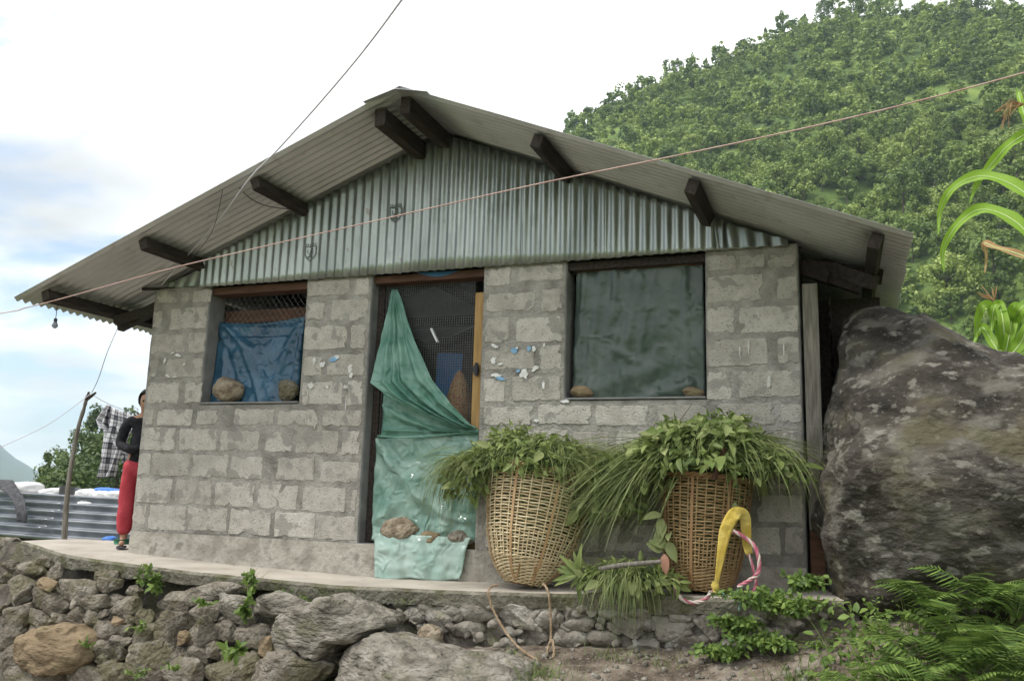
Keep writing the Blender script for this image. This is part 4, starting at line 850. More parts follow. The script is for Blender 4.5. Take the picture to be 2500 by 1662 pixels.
# ------------------------------------------------------------------ baskets
def basket(loc, lean, H, prof, label, seed, name='woven_basket', S=32, B1_='bamboo', B2_='bamboo2'):
    random.seed(seed); e = empty(name, loc, label, 'basket', 'carrying baskets on the porch', rot=lean)
    rr = lambda h: interp(h, prof)
    rows = []; h = .006
    while h < H-.012:
        rows.append(h); h += .0095 if h < .15*H/.72 else .0185*(1+.12*random.uniform(-1, 1))
    mb = MB(); nth = S*4
    for ri, h in enumerate(rows):
        ph = (ri % 2)*math.pi; ring = []; th = .0048 if h > .15 else .0042; sk = .006*math.sin(ri*.7)
        for k in range(nth):
            a = 2*math.pi*k/nth; r = rr(h)+.0042*math.cos(a*S/2+ph)+.0015*fb(a*3, h*20, seed); hh = h+.006*fb(math.cos(a)*2.2, math.sin(a)*2.2, h*5+seed, 2)+.002*math.sin(a*S/2+ph)
            ring.append((r*math.cos(a), r*math.sin(a), hh))
        vs = []
        for k, (x, y, z) in enumerate(ring):
            l_ = math.hypot(x, y); nx, ny = x/l_, y/l_
            for dn, dz in ((.0022, 0), (0, th), (-.0022, 0), (0, -th)): vs.append((x+nx*dn, y+ny*dn, z+dz))
        fs = [(k*4+j, ((k+1) % nth)*4+j, ((k+1) % nth)*4+(j+1) % 4, k*4+(j+1) % 4) for k in range(nth) for j in range(4)]
        mb.add(vs, fs)
    o = mb.build('weave', M[B1_], e); o['kind'] = 'stuff'
    def strip(a, h0, h1, wd, mtl, nm, th=.0025, out=.0):
        m = MB(); ns = 18; vs = []
        for i in range(ns+1):
            h = h0+(h1-h0)*i/ns; r = rr(h)+out; c, s = math.cos(a), math.sin(a); tx, ty = -s, c
            for dw, dn in ((-wd/2, -th), (wd/2, -th), (wd/2, th), (-wd/2, th)): vs.append(((r+dn)*c+tx*dw, (r+dn)*s+ty*dw, h))
        fs = [(i*4+j, i*4+(j+1) % 4, i*4+4+(j+1) % 4, i*4+4+j) for i in range(ns) for j in range(4)]+[(0, 3, 2, 1), tuple(ns*4+j for j in range(4))]
        m.add(vs, fs); return m.build(nm, mtl, e)
    for k in range(S): strip(2*math.pi*k/S, .004, H, .0075, M[B1_], 'stake')
    for k in range(8): strip(2*math.pi*(k+.25)/8+.1, .02, H-.01, .017, M[B2_], 'wide_strip', .002, .0068)
    for k in range(S):
        if k % 8 not in (1,): strip(2*math.pi*(k+.5)/S, .15*H/.72, H*random.uniform(.38, .46), .008, M[B1_], 'short_stick', .002, .0062)
    m = MB(); r0 = rr(H)
    for s in range(3): m.tube([((r0+.011*math.cos(a*14+s*2.094))*math.cos(a), (r0+.011*math.cos(a*14+s*2.094))*math.sin(a), H+.010*math.sin(a*14+s*2.094)) for a in np.linspace(0, 2*math.pi, 140, endpoint=False)], .0085, 5, closed=True)
    m.build('rim', M[B2_], e, True)
    m = MB(); r0 = prof[0][1]
    for k in range(-7, 8):
        y = k/7.5*r0; xx = math.sqrt(max(.0001, r0*r0-y*y)); m.bar((-xx, y, .004), (xx, y, .004), .014, .004)
    m.build('base', M[B2_], e)
    for sgn in (-1, 1):
        m = MB(); m.tube([(sgn*.05, -rr(.11)-.01, .11), (sgn*.055, -rr(.05)-.008, .05), (sgn*.05, -r0*.8, -.002)], .006, 6); m.build('foot_band', M[B2_], e, True)
    m = MB(); nn = 24                     # packed fodder inside, seen between the strands
    hs = [.02, .15, .3, .5, H-.02]; vs = [((rr(h)-.022)*math.cos(6.2832*k/nn), (rr(h)-.022)*math.sin(6.2832*k/nn), h) for h in hs for k in range(nn)]
    fs = [(i*nn+k, i*nn+(k+1) % nn, (i+1)*nn+(k+1) % nn, (i+1)*nn+k) for i in range(len(hs)-1) for k in range(nn)]+[tuple(range(nn))[::-1], tuple((len(hs)-1)*nn+k for k in range(nn))]
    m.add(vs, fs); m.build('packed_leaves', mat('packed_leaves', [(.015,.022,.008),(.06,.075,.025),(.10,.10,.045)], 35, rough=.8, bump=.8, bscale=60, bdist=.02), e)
    return e
PROF = [(0, .115), (.03, .155), (.08, .205), (.15, .25), (.3, .305), (.5, .345), (.72, .37)]
B1 = basket((3.66, -.325, zs(3.66, -.33)+.022), (R(-9), R(9), R(20)), .72, PROF, 'pale bamboo basket heaped with leaves, the nearer one to the door', 3)
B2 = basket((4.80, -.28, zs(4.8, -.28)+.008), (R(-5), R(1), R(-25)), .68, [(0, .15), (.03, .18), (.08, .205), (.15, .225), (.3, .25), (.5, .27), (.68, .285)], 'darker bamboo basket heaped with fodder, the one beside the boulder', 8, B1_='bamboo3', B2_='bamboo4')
bpy.context.view_layer.update()

# ------------------------------------------------------------------ fodder heaps
def fodder(C, rad, label, nleaf, ngrass, grassdirs, seed, leafmix, ncard=900, droop=1.6, up=.25, name='fodder_heap', core=True, extra=(), lsize=(.055, .115)):
    random.seed(seed); C = Vector(C); e = empty(name, C, label, 'fodder')
    rx, ry, rz = rad
    if core:
        bm = bmesh.new(); bmesh.ops.create_icosphere(bm, subdivisions=4, radius=1)
        for v in bm.verts:
            n = v.co.copy(); k = 1+.28*fb(n.x*2+seed, n.y*2, n.z*2, 3); v.co = Vector((n.x*rx*.80*k, n.y*ry*.8*k, (n.z*rz*.78 if n.z > 0 else n.z*rz*.35)*k))
        me = bpy.data.meshes.new('matted_grass'); bm.to_mesh(me); bm.free(); me.materials.append(mat('matted_grass', [(.015,.03,.008),(.045,.075,.02),(.08,.11,.035)], 30, rough=.8, bump=1, bscale=50, bdist=.03)); link(bpy.data.objects.new('matted_grass', me), e)
    lumps = [((0, 0, 0), rad)]*4+[(l_[:3], l_[3:]) for l_ in extra]
    def surf():
        (ox, oy, oz), (rx, ry, rz) = random.choice(lumps)
        d = Vector((random.gauss(0, 1), random.gauss(-.35, .9), random.gauss(.45, .7))).normalized()
        if d.z < -.35: d.z = -d.z
        k = random.uniform(.78, 1.02)*(1+.25*fb(d.x*2+seed, d.y*2, d.z*2, 3)); return Vector((ox+d.x*rx*k, oy+d.y*ry*k, oz+d.z*(rz if d.z > 0 else rz*.6)*k)), d
    mb = MB()
    for i in range(ncard):
        p, d = surf(); tip = (Vector((d.x*.8, d.y*.7, d.z*.3))+rnd_unit()*.8+Vector((0, 0, -.45))); leaf_cards(mb, p, tip, (d+rnd_unit()*.6), random.uniform(.035, .085), random.choice((.25, .35, .45)))
    o = mb.build('small_leaves', M['leaf'], e, True); o['kind'] = 'stuff'
    for i in range(nleaf):
        p, d = surf(); p *= 1.03
        if d.z < 0 and random.random() < .5: p.z *= .4
        tip = Vector((d.x*.9, d.y*.7, d.z*.25))+rnd_unit()*.65+Vector((0, -.25, -.45)); put_leaf(random.choice(leafmix), p, tip, d+rnd_unit()*.45+Vector((0, -.3, .3)), random.uniform(*lsize), e)
    mb = MB()
    for i in range(ngrass):
        az, spread, Lm, dr, px_, up = random.choice(grassdirs)
        a = az+random.gauss(0, spread*1.5); d = rnd_unit(); p = Vector((d.x*.45*rx+px_*rx, d.y*.7*ry, abs(d.z)*.8*rz*max(.2, 1-abs(px_)*.7)+.02))
        v = Vector((math.cos(a), math.sin(a), up+random.gauss(0, .2))); blade(mb, p, v, Lm*random.uniform(.35, 1.2), random.choice((.0025, .0035, .005, .008)), dr*random.uniform(.2, 1.6))
    o = mb.build('grass_blades', M['grass'], e); o['kind'] = 'stuff'
    return e
rim1 = B1.matrix_world @ Vector((0, 0, .72)); rim2 = B2.matrix_world @ Vector((0, 0, .68))
W_ = R(180)
F1 = fodder(rim1+Vector((-.02, -.05, .055)), (.46, .40, .24), 'heap of green leaves and grass in the basket nearer the door', 150, 2600,
   [(W_, .35, .5, 3.2, -.6, .1), (R(200), .4, .5, 4.0, -.85, 0), (R(215), .4, .5, 3.0, -.6, .1), (R(-35), .4, .55, 2.4, .35, .2), (R(0), .4, .5, 2.2, .55, .2), (R(-90), .5, .26, 2.4, 0, .3), (R(195), .4, .6, 4.4, -.95, -.2), (R(60), .8, .22, 1.5, -.1, .6), (R(-70), .9, .26, 3, .25, .3), (R(-110), .9, .26, 3, -.2, .3), (R(-20), .4, .5, 3, .7, 0)], 31, ['mid', 'mid', 'broad', 'lance', 'pale'], ncard=1500,
   extra=[(-.42, -.12, -.10, .17, .18, .22), (-.45, -.12, -.16, .14, .16, .24), (.36, -.05, -.04, .22, .22, .14), (-.18, .0, .17, .16, .16, .12)])
F2 = fodder(rim2+Vector((0, -.02, .10)), (.46, .38, .30), 'heap of broad leaves and long grass in the basket by the boulder', 190, 1700,
   [(R(200), .2, .85, .9, -.45, -.25), (R(210), .2, .95, .8, -.55, -.5), (R(220), .22, .85, .9, -.4, -.6), (R(195), .2, .75, .9, -.5, -.7), (R(0), .4, .55, 2.2, .5, .1), (R(-20), .35, .5, 2.6, .6, -.1), (R(-95), .5, .26, 2.4, 0, .2)], 37, ['broad', 'broad', 'mid', 'pale', 'mid'], ncard=2600,
   extra=[(-.42, -.10, -.12, .22, .2, .2), (-.55, -.08, -.28, .20, .16, .2), (-.66, -.05, -.30, .16, .14, .2), (.36, -.06, -.06, .26, .24, .16), (.1, 0, .16, .25, .2, .16)], lsize=(.07, .15))
# trailing bundle on the slab edge between the baskets
pF = pt(1535, 1418, y=-.52)
F3 = fodder(pF, (.31, .17, .13), 'trailing bundle of grass and pale leaves over the porch edge', 70, 420, [(R(180), .5, .3, 3.0, -.2, .2), (R(-90), .5, .38, 4.0, 0, .1), (R(-60), .5, .38, 3.6, .1, 0), (R(-100), .3, .42, 4.5, -.1, 0)], 41, ['lance', 'mid', 'pale', 'lance'], ncard=260)
random.seed(8)
cL = pt(1415, 1400, y=-.58)              # whorl of long pointed leaves at its left end
for i in range(15):
    a = R(90+random.uniform(-10, 200)); tip = Vector((math.cos(a)*.9, -.4, math.sin(a)*.9)); put_leaf('lance', cL+rnd_unit()*.015-F3.location, tip, Vector((0, -1, .3)), random.uniform(.10, .17), F3)
cM = pt(1620, 1300, y=-.42)               # big drooping leaves at the left of the darker basket
for i in range(9):
    tip = Vector((random.uniform(-.5, .5), -.3, random.uniform(-1, .2))); put_leaf('pale', pt(1618+random.uniform(-14, 18), 1255+i*11, y=-.5)-F2.location, tip, Vector((random.uniform(-.4, .4), -1, .4)), random.uniform(.09, .14), F2)
for i in range(7):
    put_leaf('pale', pt(1790+random.uniform(-20, 30), 1225+i*8, y=-.45)-F2.location, Vector((random.uniform(-.4, .4), -.2, -1)), Vector((random.uniform(-.4, .4), -1, .3)), random.uniform(.06, .10), F2)
for i in range(10):
    put_leaf('pale', pt(1550+i*14, 1125-i*9+random.uniform(-6, 6), y=-.42)-F2.location, Vector((-1, -.4, random.uniform(-.2, .5))), Vector((-.2, -1, .8)), random.uniform(.12, .17), F2)
mb = MB(); a, b = pt(1462, 1388, y=-.74), pt(1614, 1370, y=-.68); mb.tube([a, a.lerp(b, .35)+Vector((0, 0, .006)), a.lerp(b, .7)+Vector((0, 0, .003)), b], [.013, .015, .014, .012], 9); tag(mb.build('stick', M['greywood'], None, True), 'peeled grey stick lying across the trailing bundle', 'stick')
mb = MB(); a, b = pt(1770, 1092, y=-.55), pt(1742, 1170, y=-.55); mb.tube([a, b], [.014, .017], 8); o = mb.build('stem', M['wood2'], F2, True); o.matrix_parent_inverse = Matrix.Translation(-F2.location); o['label'] = 'thick cut brown stem'
mb = MB(); a, b = pt(1760, 1085, y=-.5), pt(1842, 1058, y=-.3); mb.tube([a, a.lerp(b, .5)+Vector((0, 0, .01)), b], [.007, .008, .006], 7); o = mb.build('stem', M['greywood'], F2, True); o.matrix_parent_inverse = Matrix.Translation(-F2.location)
random.seed(4); mb = MB()                # dry twigs sticking out up the wall behind
for a_, b_, c_, d_ in ((1545,1105,1600,1035),(1560,1060,1650,1080),(1600,1110,1690,985),(1520,1120,1570,1075),(1640,1090,1655,1040),(1900,1180,1990,1145),(1920,1200,2000,1120),(1590,1075,1620,1100)):
    A_, B_ = pt(a_, b_, y=-.12), pt(c_, d_, y=-.05); mb.tube([A_, A_.lerp(B_, .5)+Vector((.01, -.01, .012)), B_], [.0035, .003, .0015], 5)
o = mb.build('dry_twigs', M['wood2'], F2, True); o.matrix_parent_inverse = Matrix.Translation(-F2.location); o['kind'] = 'stuff'
lf = leaf_mesh('leaf', mat('dry_leaf', [(.34,.16,.11),(.44,.26,.18)], 20, rough=.7), .45, .2); o = link(bpy.data.objects.new('dry_leaf', lf), F2); m_ = frame(Vector((.1, -.2, -1)), Vector((0, -1, .2))).to_4x4(); m_.translation = pt(1622, 1352, y=-.6)-F2.location; o.matrix_basis = m_ @ Matrix.Diagonal((.12, .12, .12, 1))

# ------------------------------------------------------------------ carrying strap and ropes
STL = tuple(pt(1745, 1445, z=zs(4.85)+.01)); ST = empty('tumpline', STL, 'yellow cloth head strap with pink and white ropes on the darker basket', 'strap')
def sp(o): o.parent = ST; o.matrix_parent_inverse = Matrix.Translation(-Vector(STL)); return o
yS = -.62
path = spline([pt(1748, 1428, y=yS), pt(1756, 1380, y=yS), pt(1764, 1330, y=yS), pt(1773, 1290, y=yS-.01), pt(1790, 1258, y=yS-.02), pt(1806, 1252, y=yS-.01), pt(1818, 1262, y=yS+.03), pt(1822, 1290, y=yS+.06), pt(1824, 1330, y=yS+.08), pt(1830, 1352, y=yS+.08)], 8)
wds = [interp(i/(len(path)-1), [(0, .022), (.12, .048), (.3, .085), (.5, .092), (.6, .085), (.8, .065), (1, .045)]) for i in range(len(path))]
mb = MB(); vs = []; nn = 7
for i, p in enumerate(path):
    d = (path[min(i+1, len(path)-1)]-path[max(i-1, 0)]).normalized(); s = d.cross(Vector((0, -1, .15))).normalized(); nrm = s.cross(d)
    for k in range(nn):
        t = k/(nn-1)-.5; vs.append(p+s*wds[i]*t*.82+nrm*(.006*math.cos(t*math.pi*6+i*.04)+.008*fb(t*4, i*.25, 1)))
mb.add(vs, [(i*nn+k, i*nn+k+1, (i+1)*nn+k+1, (i+1)*nn+k) for i in range(len(path)-1) for k in range(nn-1)])
sp(solidify(mb.build('strap', M['yellow'], None, True), .003))
mb = MB(); c = pt(1746, 1432, y=yS); mb.tube([c+Vector((0, 0, .03)), c+Vector((.0, -.005, .012)), c+Vector((.004, 0, -.012)), c+Vector((0, 0, -.03))], [.016, .024, .021, .012], 9); sp(mb.build('knot', M['yellow'], None, True))
zslab = zs(4.9, -.5)+.012
sp(twisted(spline([pt(1738, 1442, y=-.60), pt(1720, 1463, y=-.58), pt(1692, 1470, y=-.57), pt(1665, 1461, y=-.56), pt(1645, 1432, y=-.5)], 14), .011, [M['ropew'], M['ropew'], M['ropep']], 'rope'))
sp(twisted(spline([pt(1790, 1296, y=-.56), pt(1810, 1306, y=-.58), pt(1838, 1328, y=-.6), pt(1852, 1360, y=-.61), pt(1852, 1395, y=-.61), pt(1836, 1412, y=-.6), pt(1802, 1432, y=-.58)], 16), .011, [M['ropew'], M['ropep'], M['ropep']], 'rope'))
sp(twisted(spline([pt(1828, 1352, y=-.54), pt(1840, 1390, y=-.55), pt(1846, 1424, y=-.55), pt(1838, 1446, y=-.55)], 14), .008, [M['ropew'], M['ropep'], M['ropep']], 'rope'))
sp(twisted(spline([pt(1750, 1440, y=-.6), pt(1764, 1446, y=-.6), pt(1772, 1462, y=-.6)], 10), .007, [M['ropeg'], M['ropew'], M['ropeg']], 'rope'))
sp(twisted(spline([pt(1802, 1436, y=-.58), pt(1799, 1452, y=-.58), pt(1807, 1468, y=-.59), pt(1804, 1488, y=-.59)], 10), .005, [M['ropeg']], 'rope_end'))
RPL = tuple(pt(1240, 1440, z=zs(3.6)+.01)); RP = empty('hanging_rope', RPL, 'brown jute rope hanging over the porch edge from the door side basket', 'rope')
for pth, r_ in ((((1215,1428,-.50),(1200,1431,-.56),(1192,1448,-.60),(1205,1490,-.61),(1230,1535,-.63),(1262,1575,-.68),(1295,1600,-.74),(1316,1612,-.8)), .007), (((1325,1425,-.5),(1332,1430,-.56),(1340,1452,-.60),(1344,1500,-.60),(1345,1555,-.62),(1338,1580,-.66),(1335,1605,-.70),(1345,1612,-.72),(1353,1590,-.70),(1348,1562,-.66),(1341,1572,-.65)), .007), (((1240,1598,-.86),(1262,1616,-.88),(1285,1632,-.9)), .009)):
    o = twisted(spline([pt(a, b, y=c) for a, b, c in pth], 10), r_, [M['rope']], 'rope'); o.parent = RP; o.matrix_parent_inverse = Matrix.Translation(-Vector(RPL))

# ------------------------------------------------------------------ wires overhead
def wire(path, rad, mtl, name, label, n=10):
    mb = MB(); mb.tube(spline(path, n), rad, 6); return tag(mb.build(name, mtl, None, True), label, 'wire')
CB = pt(978, 4, y=-2.4); CBd = CB-pt(905, 102, y=-2.05)
wire([CB+CBd*k_ for k_ in (9, 7, 5, 3, 2, 1)]+[CB, pt(905, 102, y=-2.05), pt(842, 180, y=-1.75), pt(760, 275, y=-1.4), pt(672, 372, y=-1.0), pt(610, 435, y=-.80), pt(540, 530, y=-.55), pt(470, 610, y=-.25), pt(395, 695, y=-.06)], .0058, M['cable'], 'power_cable', 'pale grey cable slanting down over the roof to the left pier')
wire([pt(3900, -330, y=-1.0), pt(3000, 30, y=-1.0), pt(2500, 178, y=-1.0), pt(2100, 282, y=-1.0), pt(1700, 370, y=-.98), pt(1300, 452, y=-.93), pt(900, 543, y=-.90), pt(600, 612, y=-.88), pt(400, 660, y=-.88), pt(165, 725, y=-.88), pt(60, 752, y=-.9), pt(-40, 772, y=-.95), pt(-700, 880, y=-1.1)], .0040, M['redline'], 'clothes_line', 'faded red line stretched across the gable front')
wire([pt(566, 433, y=-.74), pt(590, 465, y=-.6), pt(620, 490, y=-.45), pt(660, 505, y=-.3), pt(720, 512, y=-.1)], .0035, M['darkwire'], 'slack_wire', 'thin black wire sagging under the left roof slope')
wire([pt(546, 452, y=-.74), pt(520, 560, y=-.6), pt(470, 630, y=-.5)], .0022, M['darkwire'], 'slack_wire', 'very thin dark wire dropping from the left roof edge')
wire([pt(290, 795, y=.2), pt(262, 860, y=.3), pt(240, 925, y=.4), pt(224, 958, y=.5)], .003, M['darkwire'], 'slack_wire', 'dark wire from the eave down to the forked pole')
wire([pt(224, 958, y=.5), pt(190, 985, y=.4), pt(110, 1040, y=.1), pt(0, 1092, y=-.3), pt(-80, 1130, y=-.6)], .0035, M['cable'], 'line', 'grey line from the forked pole out to the left')
# bulb under the left eave
BLB = empty('light_bulb', tuple(pt(135, 786, y=-.5)), 'unlit bulb hanging under the left eave', 'light bulb')
mb = MB(); mb.tube([(0, 0, .16), (0, 0, .03)], .003, 5); mb.build('cord', M['darkwire'], BLB)
mb = MB(); mb.tube([(0, 0, .03), (0, 0, .0)], .014, 8); mb.build('socket', M['darkwire'], BLB)
mb = MB(); mb.tube([(0, 0, 0), (0, 0, -.01), (0, 0, -.03), (0, 0, -.045), (0, 0, -.055)], [.012, .018, .026, .02, .006], 10); mb.build('bulb', mat('bulb_glass', [(.25,.27,.33),(.3,.32,.4)], 3, rough=.15), BLB, True)

# ------------------------------------------------------------------ plants
def weed(pos, spread, n, size, label, seed, kind='leafy_weed', up=1.0, mtl='weed', stems=6, group=None):
    random.seed(seed); pos = Vector(pos); e = empty(kind, pos, label, 'plant', group); mb = MB(); ms = MB()
    for s in range(stems):
        tip = Vector((random.gauss(0, .6)*spread[0], random.gauss(0, .5)*spread[1]-spread[1]*.3, random.uniform(.3, 1)*spread[2]*up)); mid = tip*.5+Vector((0, 0, spread[2]*.15))
        ms.tube([(0, 0, 0), mid, tip], [.003, .0025, .0015], 4)
        for k in range(max(2, n//stems)):
            t = random.uniform(.15, 1.05); p = mid*(2*t*(1-t))+tip*t*t; d = rnd_unit()+Vector((0, -.3, .2)); leaf_cards(mb, p, d, Vector((0, -.5, 1))+rnd_unit()*.6, size*random.uniform(.55, 1.2), .55)
    mb.build('leaves', M[mtl], e, True)['kind'] = 'stuff'; ms.build('stems', M[mtl], e)['kind'] = 'stuff'; return e
WD = [((255,1440,-.62),(.07,.05,.05),26,.03,'tiny weed under the slab edge above the ochre stone'),((760,1475,-.64),(.09,.05,.05),30,.028,'small weed in the plaster above the long rock'),((215,1580,-.95),(.05,.04,.05),22,.028,'sprig beside the right end of the ochre stone'),((330,1650,-1.0),(.08,.05,.05),30,.03,'weed at the very bottom of the dry stone wall'),((385,1452,-.66),(.12,.08,.17),70,.05,'leafy green weed growing over the porch edge at the left'),((618,1440,-.70),(.08,.06,.10),44,.04,'small bright weed under the slab beside the grass tuft'),((598,1520,-.86),(.05,.05,.19),36,.055,'tall thin weed standing before the ledge stone'),((500,1478,-.80),(.11,.05,.03),24,.04,'low spread of pale green leaves on a wall rock'),((575,1602,-1.0),(.10,.06,.07),20,.06,'yellowish green sprig at the bottom of the dry stone wall'),((345,1540,-.86),(.05,.04,.05),24,.03,'tuft of tiny leaves between two wall rocks'),((432,1632,-1.0),(.12,.05,.02),40,.02,'patch of low green moss plants in a wall joint'),((700,1462,-.66),(.10,.05,.06),34,.028,'thin creeping weed along the slab edge near the long rock')]
for i, ((a, b, y), sprd, n, sz, lb) in enumerate(WD): weed(pt(a, b, y=y), tuple(v_*1.25 for v_ in sprd), int(n*1.9), sz*1.1, lb, 200+i)
def tuft(pos, n, Lm, label, seed, spread=.06, mtl='grass'):
    random.seed(seed); e = empty('grass_tuft', pos, label, 'grass'); mb = MB()
    for i in range(n): blade(mb, (random.gauss(0, spread), random.gauss(0, spread*.7), -.02), (random.gauss(0, .4), random.gauss(0, .4), 1), Lm*random.uniform(.5, 1.2), .0045, random.uniform(.3, 1.4))
    mb.build('blades', M[mtl], e)['kind'] = 'stuff'
tuft(pt(602, 1440, y=-.62), 16, .2, 'few thin grass blades rising from the slab edge', 1, .03)
TU = [(1330,1662,-1.05,130,.16,'bright grass tuft at the bottom by the broad rock slab'),(1500,1600,-.72,60,.10,'short grass at the foot of the rubble wall under the trailing bundle'),(1250,1590,-.72,30,.06,'sparse grass beside the hanging rope'),(1620,1615,-.75,70,.09,'low grass by the path below the strap'),(930,1510,-.72,26,.09,'little grass tuft at the tip of the long tilted rock'),(985,1465,-.58,24,.07,'dry grass tuft on the wall below the mint plastic'),(1960,1655,-1.0,80,.10,'grass at the bottom edge of the dirt path')]
for i, (a, b, y, n, Lm, lb) in enumerate(TU): tuft(pt(a, b, y=y), n, Lm, lb, 20+i, .09 if n > 50 else .05, 'weed' if i in (0, 6) else 'grass')
# creeping plant over the right end of the slab
CP = [((1870,1480,-.62),(.26,.14,.12)),((1800,1540,-.66),(.18,.12,.12)),((1930,1500,-.66),(.24,.14,.14)),((1860,1580,-.72),(.22,.12,.10)),((1960,1440,-.58),(.10,.10,.10)),((1760,1600,-.72),(.12,.10,.06))]
LB = ['dark leafy creeper on the end of the slab','dark leafy creeper hanging on the rubble wall','dark leafy creeper between slab and boulder','dark leafy creeper low beside the dirt path','sprig of dark leaves in the corner by the boulder','small dark creeper at the wall foot left of the dirt path']
for i, ((a, b, y), sp_) in enumerate(CP): weed(pt(a, b, y=y), sp_, 520, .042, LB[i], 300+i, 'creeper', .8, 'fern', 26)
FRONDS = []
def frond_mesh(seed):
    random.seed(seed); mb = MB(); n = 20; L_ = 1.0; pth = []
    for i in range(n+1):
        t = i/n; pth.append(Vector((0, t*.86, .34*math.sin(t*2.3)-.05*t)))
    mb.tube(pth, [.009*(1-.8*i/n) for i in range(n+1)], 3)
    for i in range(3, n+1):
        t = i/n; wl = .30*math.sin(math.pi*(t**.8)*.93+.15)**.9*(1 if t < .98 else .4)
        for s in (-1, 1):
            d = Vector((s, .36, -.10-.12*random.random())).normalized(); f_ = Vector((0, .024, .004*s)); p0 = pth[i]
            mb.add([p0-f_*.5, p0+f_*.6, p0+d*wl*.5+f_*.75, p0+d*wl*.5-f_*.6, p0+d*wl], [(0, 1, 2, 3), (3, 2, 4)])
    return mb.mesh('frond', M['fern'])
FRONDS = [frond_mesh(i) for i in range(3)]
def fern(pos, n, Lm, label, seed, face=None):
    random.seed(seed); e = empty('fern', pos, label, 'fern', 'ferns below the boulder')
    for i in range(n):
        o = link(bpy.data.objects.new('frond', random.choice(FRONDS)), e); a = 2*math.pi*i/n+random.uniform(-.3, .3); s = Lm*random.uniform(.65, 1.1)
        o.scale = (s,)*3; o.rotation_euler = (R(random.uniform(-8, 24)), random.uniform(-.2, .2), a)
FN = [(2300,1440,-1.0),(2405,1420,-1.0),(2480,1440,-1.05),(2350,1520,-1.25),(2440,1530,-1.3),(2250,1530,-1.25),(2490,1590,-1.5),(2390,1600,-1.5),(2280,1610,-1.5),(2180,1590,-1.4),(2120,1640,-1.45),(2220,1655,-1.6),(2330,1660,-1.65),(2450,1660,-1.7),(2160,1500,-1.0)]
FP = ['leftmost of the back row','middle of the back row','right of the back row','centre','right of centre','left of centre','by the right picture edge','lower centre','lower left of centre','left side','lower left corner','bottom row left','bottom row middle','bottom row right','small one by the path']
for i, (a, b, y) in enumerate(FN): fern(pt(a, b+68, y=y), random.randint(7, 10), random.uniform(.30, .44) if i != 14 else .2, 'green fern under the boulder, '+FP[i], 400+i)
# leafy ground cover among the ferns
random.seed(77); mb = MB()
for i in range(5200):
    x = random.uniform(5.45, 7.6); y = random.uniform(-2.3, -.62)
    if x < 5.75+.25*(y+1.6)*(-1) and fb(x*3, y*3, 1) < .3: continue
    hgt = (.10+.14*max(0, fb(x*2.2, y*2.2, 5)+.4)); p = Vector((x, y, gz(x, y)+random.uniform(0, 1)*hgt)); leaf_cards(mb, p, rnd_unit()+Vector((0, -.5, .1)), Vector((0, -.6, 1))+rnd_unit()*.5, random.uniform(.025, .065), random.choice((.3, .5, .6)))
for i in range(900):
    x = random.uniform(5.3, 7.6); y = random.uniform(-2.4, -.7); blade(mb, (x, y, gz(x, y)), (random.gauss(0, .4), random.gauss(-.2, .4), 1), random.uniform(.1, .3), .005, random.uniform(.4, 1.6))
tag(mb.build('ground_cover', M['fern'], None, True), 'dense low green plants covering the bank below the boulder', 'undergrowth', kind='stuff')
# pebbles and clods on the path
random.seed(78); mb = MB(); pm = RK['rubble'][0]; co = [v.co.copy() for v in pm.vertices]; fc = [tuple(p.vertices) for p in pm.polygons]
cube = [Vector((sx, sy, sz))*.5 for sx in (-1, 1) for sy in (-1, 1) for sz in (-1, 1)]
for i in range(900):
    x = random.uniform(3.0, 5.8); y = random.uniform(-1.9, -.6); s = random.choice((.008, .012, .012, .02, .03)); m_ = Euler((random.random()*6, random.random()*6, random.random()*6)).to_matrix()
    mb.add([Vector((x, y, gz(x, y)+s*.2))+m_@(c*s*random.uniform(.6, 1.2)) for c in cube], [(0,1,3,2),(4,6,7,5),(0,4,5,1),(2,3,7,6),(0,2,6,4),(1,5,7,3)])
tag(mb.build('gravel', M['rubble'], None, True), 'loose gravel and crumbs of stone on the dirt path', 'gravel', kind='stuff')

# ------------------------------------------------------------------ maize behind the boulder
def strap_leaf(path, wd, mtl, nm, parent, inv, face=(0, -1, .2)):
    P = spline(path, 8); n = len(P); mb = MB(); vs = []
    for i, p in enumerate(P):
        d = (P[min(i+1, n-1)]-P[max(i-1, 0)]).normalized(); s = d.cross(Vector(face)).normalized(); nr = s.cross(d); t = i/(n-1)
        w_ = wd*min(1, .45+2.2*t)*(1-t**2.6)+.002; rip = .012*math.sin(t*22)
        vs += [p-s*w_/2+nr*(w_*.22+rip), p, p+s*w_/2+nr*(w_*.22-rip)]
    mb.add(vs, [f for i in range(n-1) for f in ((i*3, i*3+1, i*3+4, i*3+3), (i*3+1, i*3+2, i*3+5, i*3+4))])
    o = mb.build(nm, mtl, parent, True); o.matrix_parent_inverse = Matrix.Translation(-inv)
    rb = MB(); rb.tube([p+Vector((0, -.002, 0)) for p in P[:-3]], [.006*(1-.8*i/n) for i in range(n-3)], 5); r_ = rb.build('midrib', M['midrib'], o, True); return o
M['midrib'] = mat('midrib', [(.42,.55,.22),(.5,.62,.3)], 5, rough=.5)
def maize(base, top, label):
    e = empty('maize_plant', base, label, 'maize', 'maize behind the boulder'); b = Vector(base)
    mb = MB(); q = Vector(top)-b; mb.tube([(0, 0, 0), q*.4+Vector((.02, 0, 0)), q*.75, q], [.018, .015, .012, .006], 8); mb.build('stalk', M['maize'], e, True); return e, b
d1 = 7.2; q = lambda a, b_, dd=0: pt(a, b_, d=d1+dd)
mz, bs = maize(tuple(q(2555, 1300)), tuple(q(2520, 255)), 'tall maize plant with arching leaves at the right picture edge')
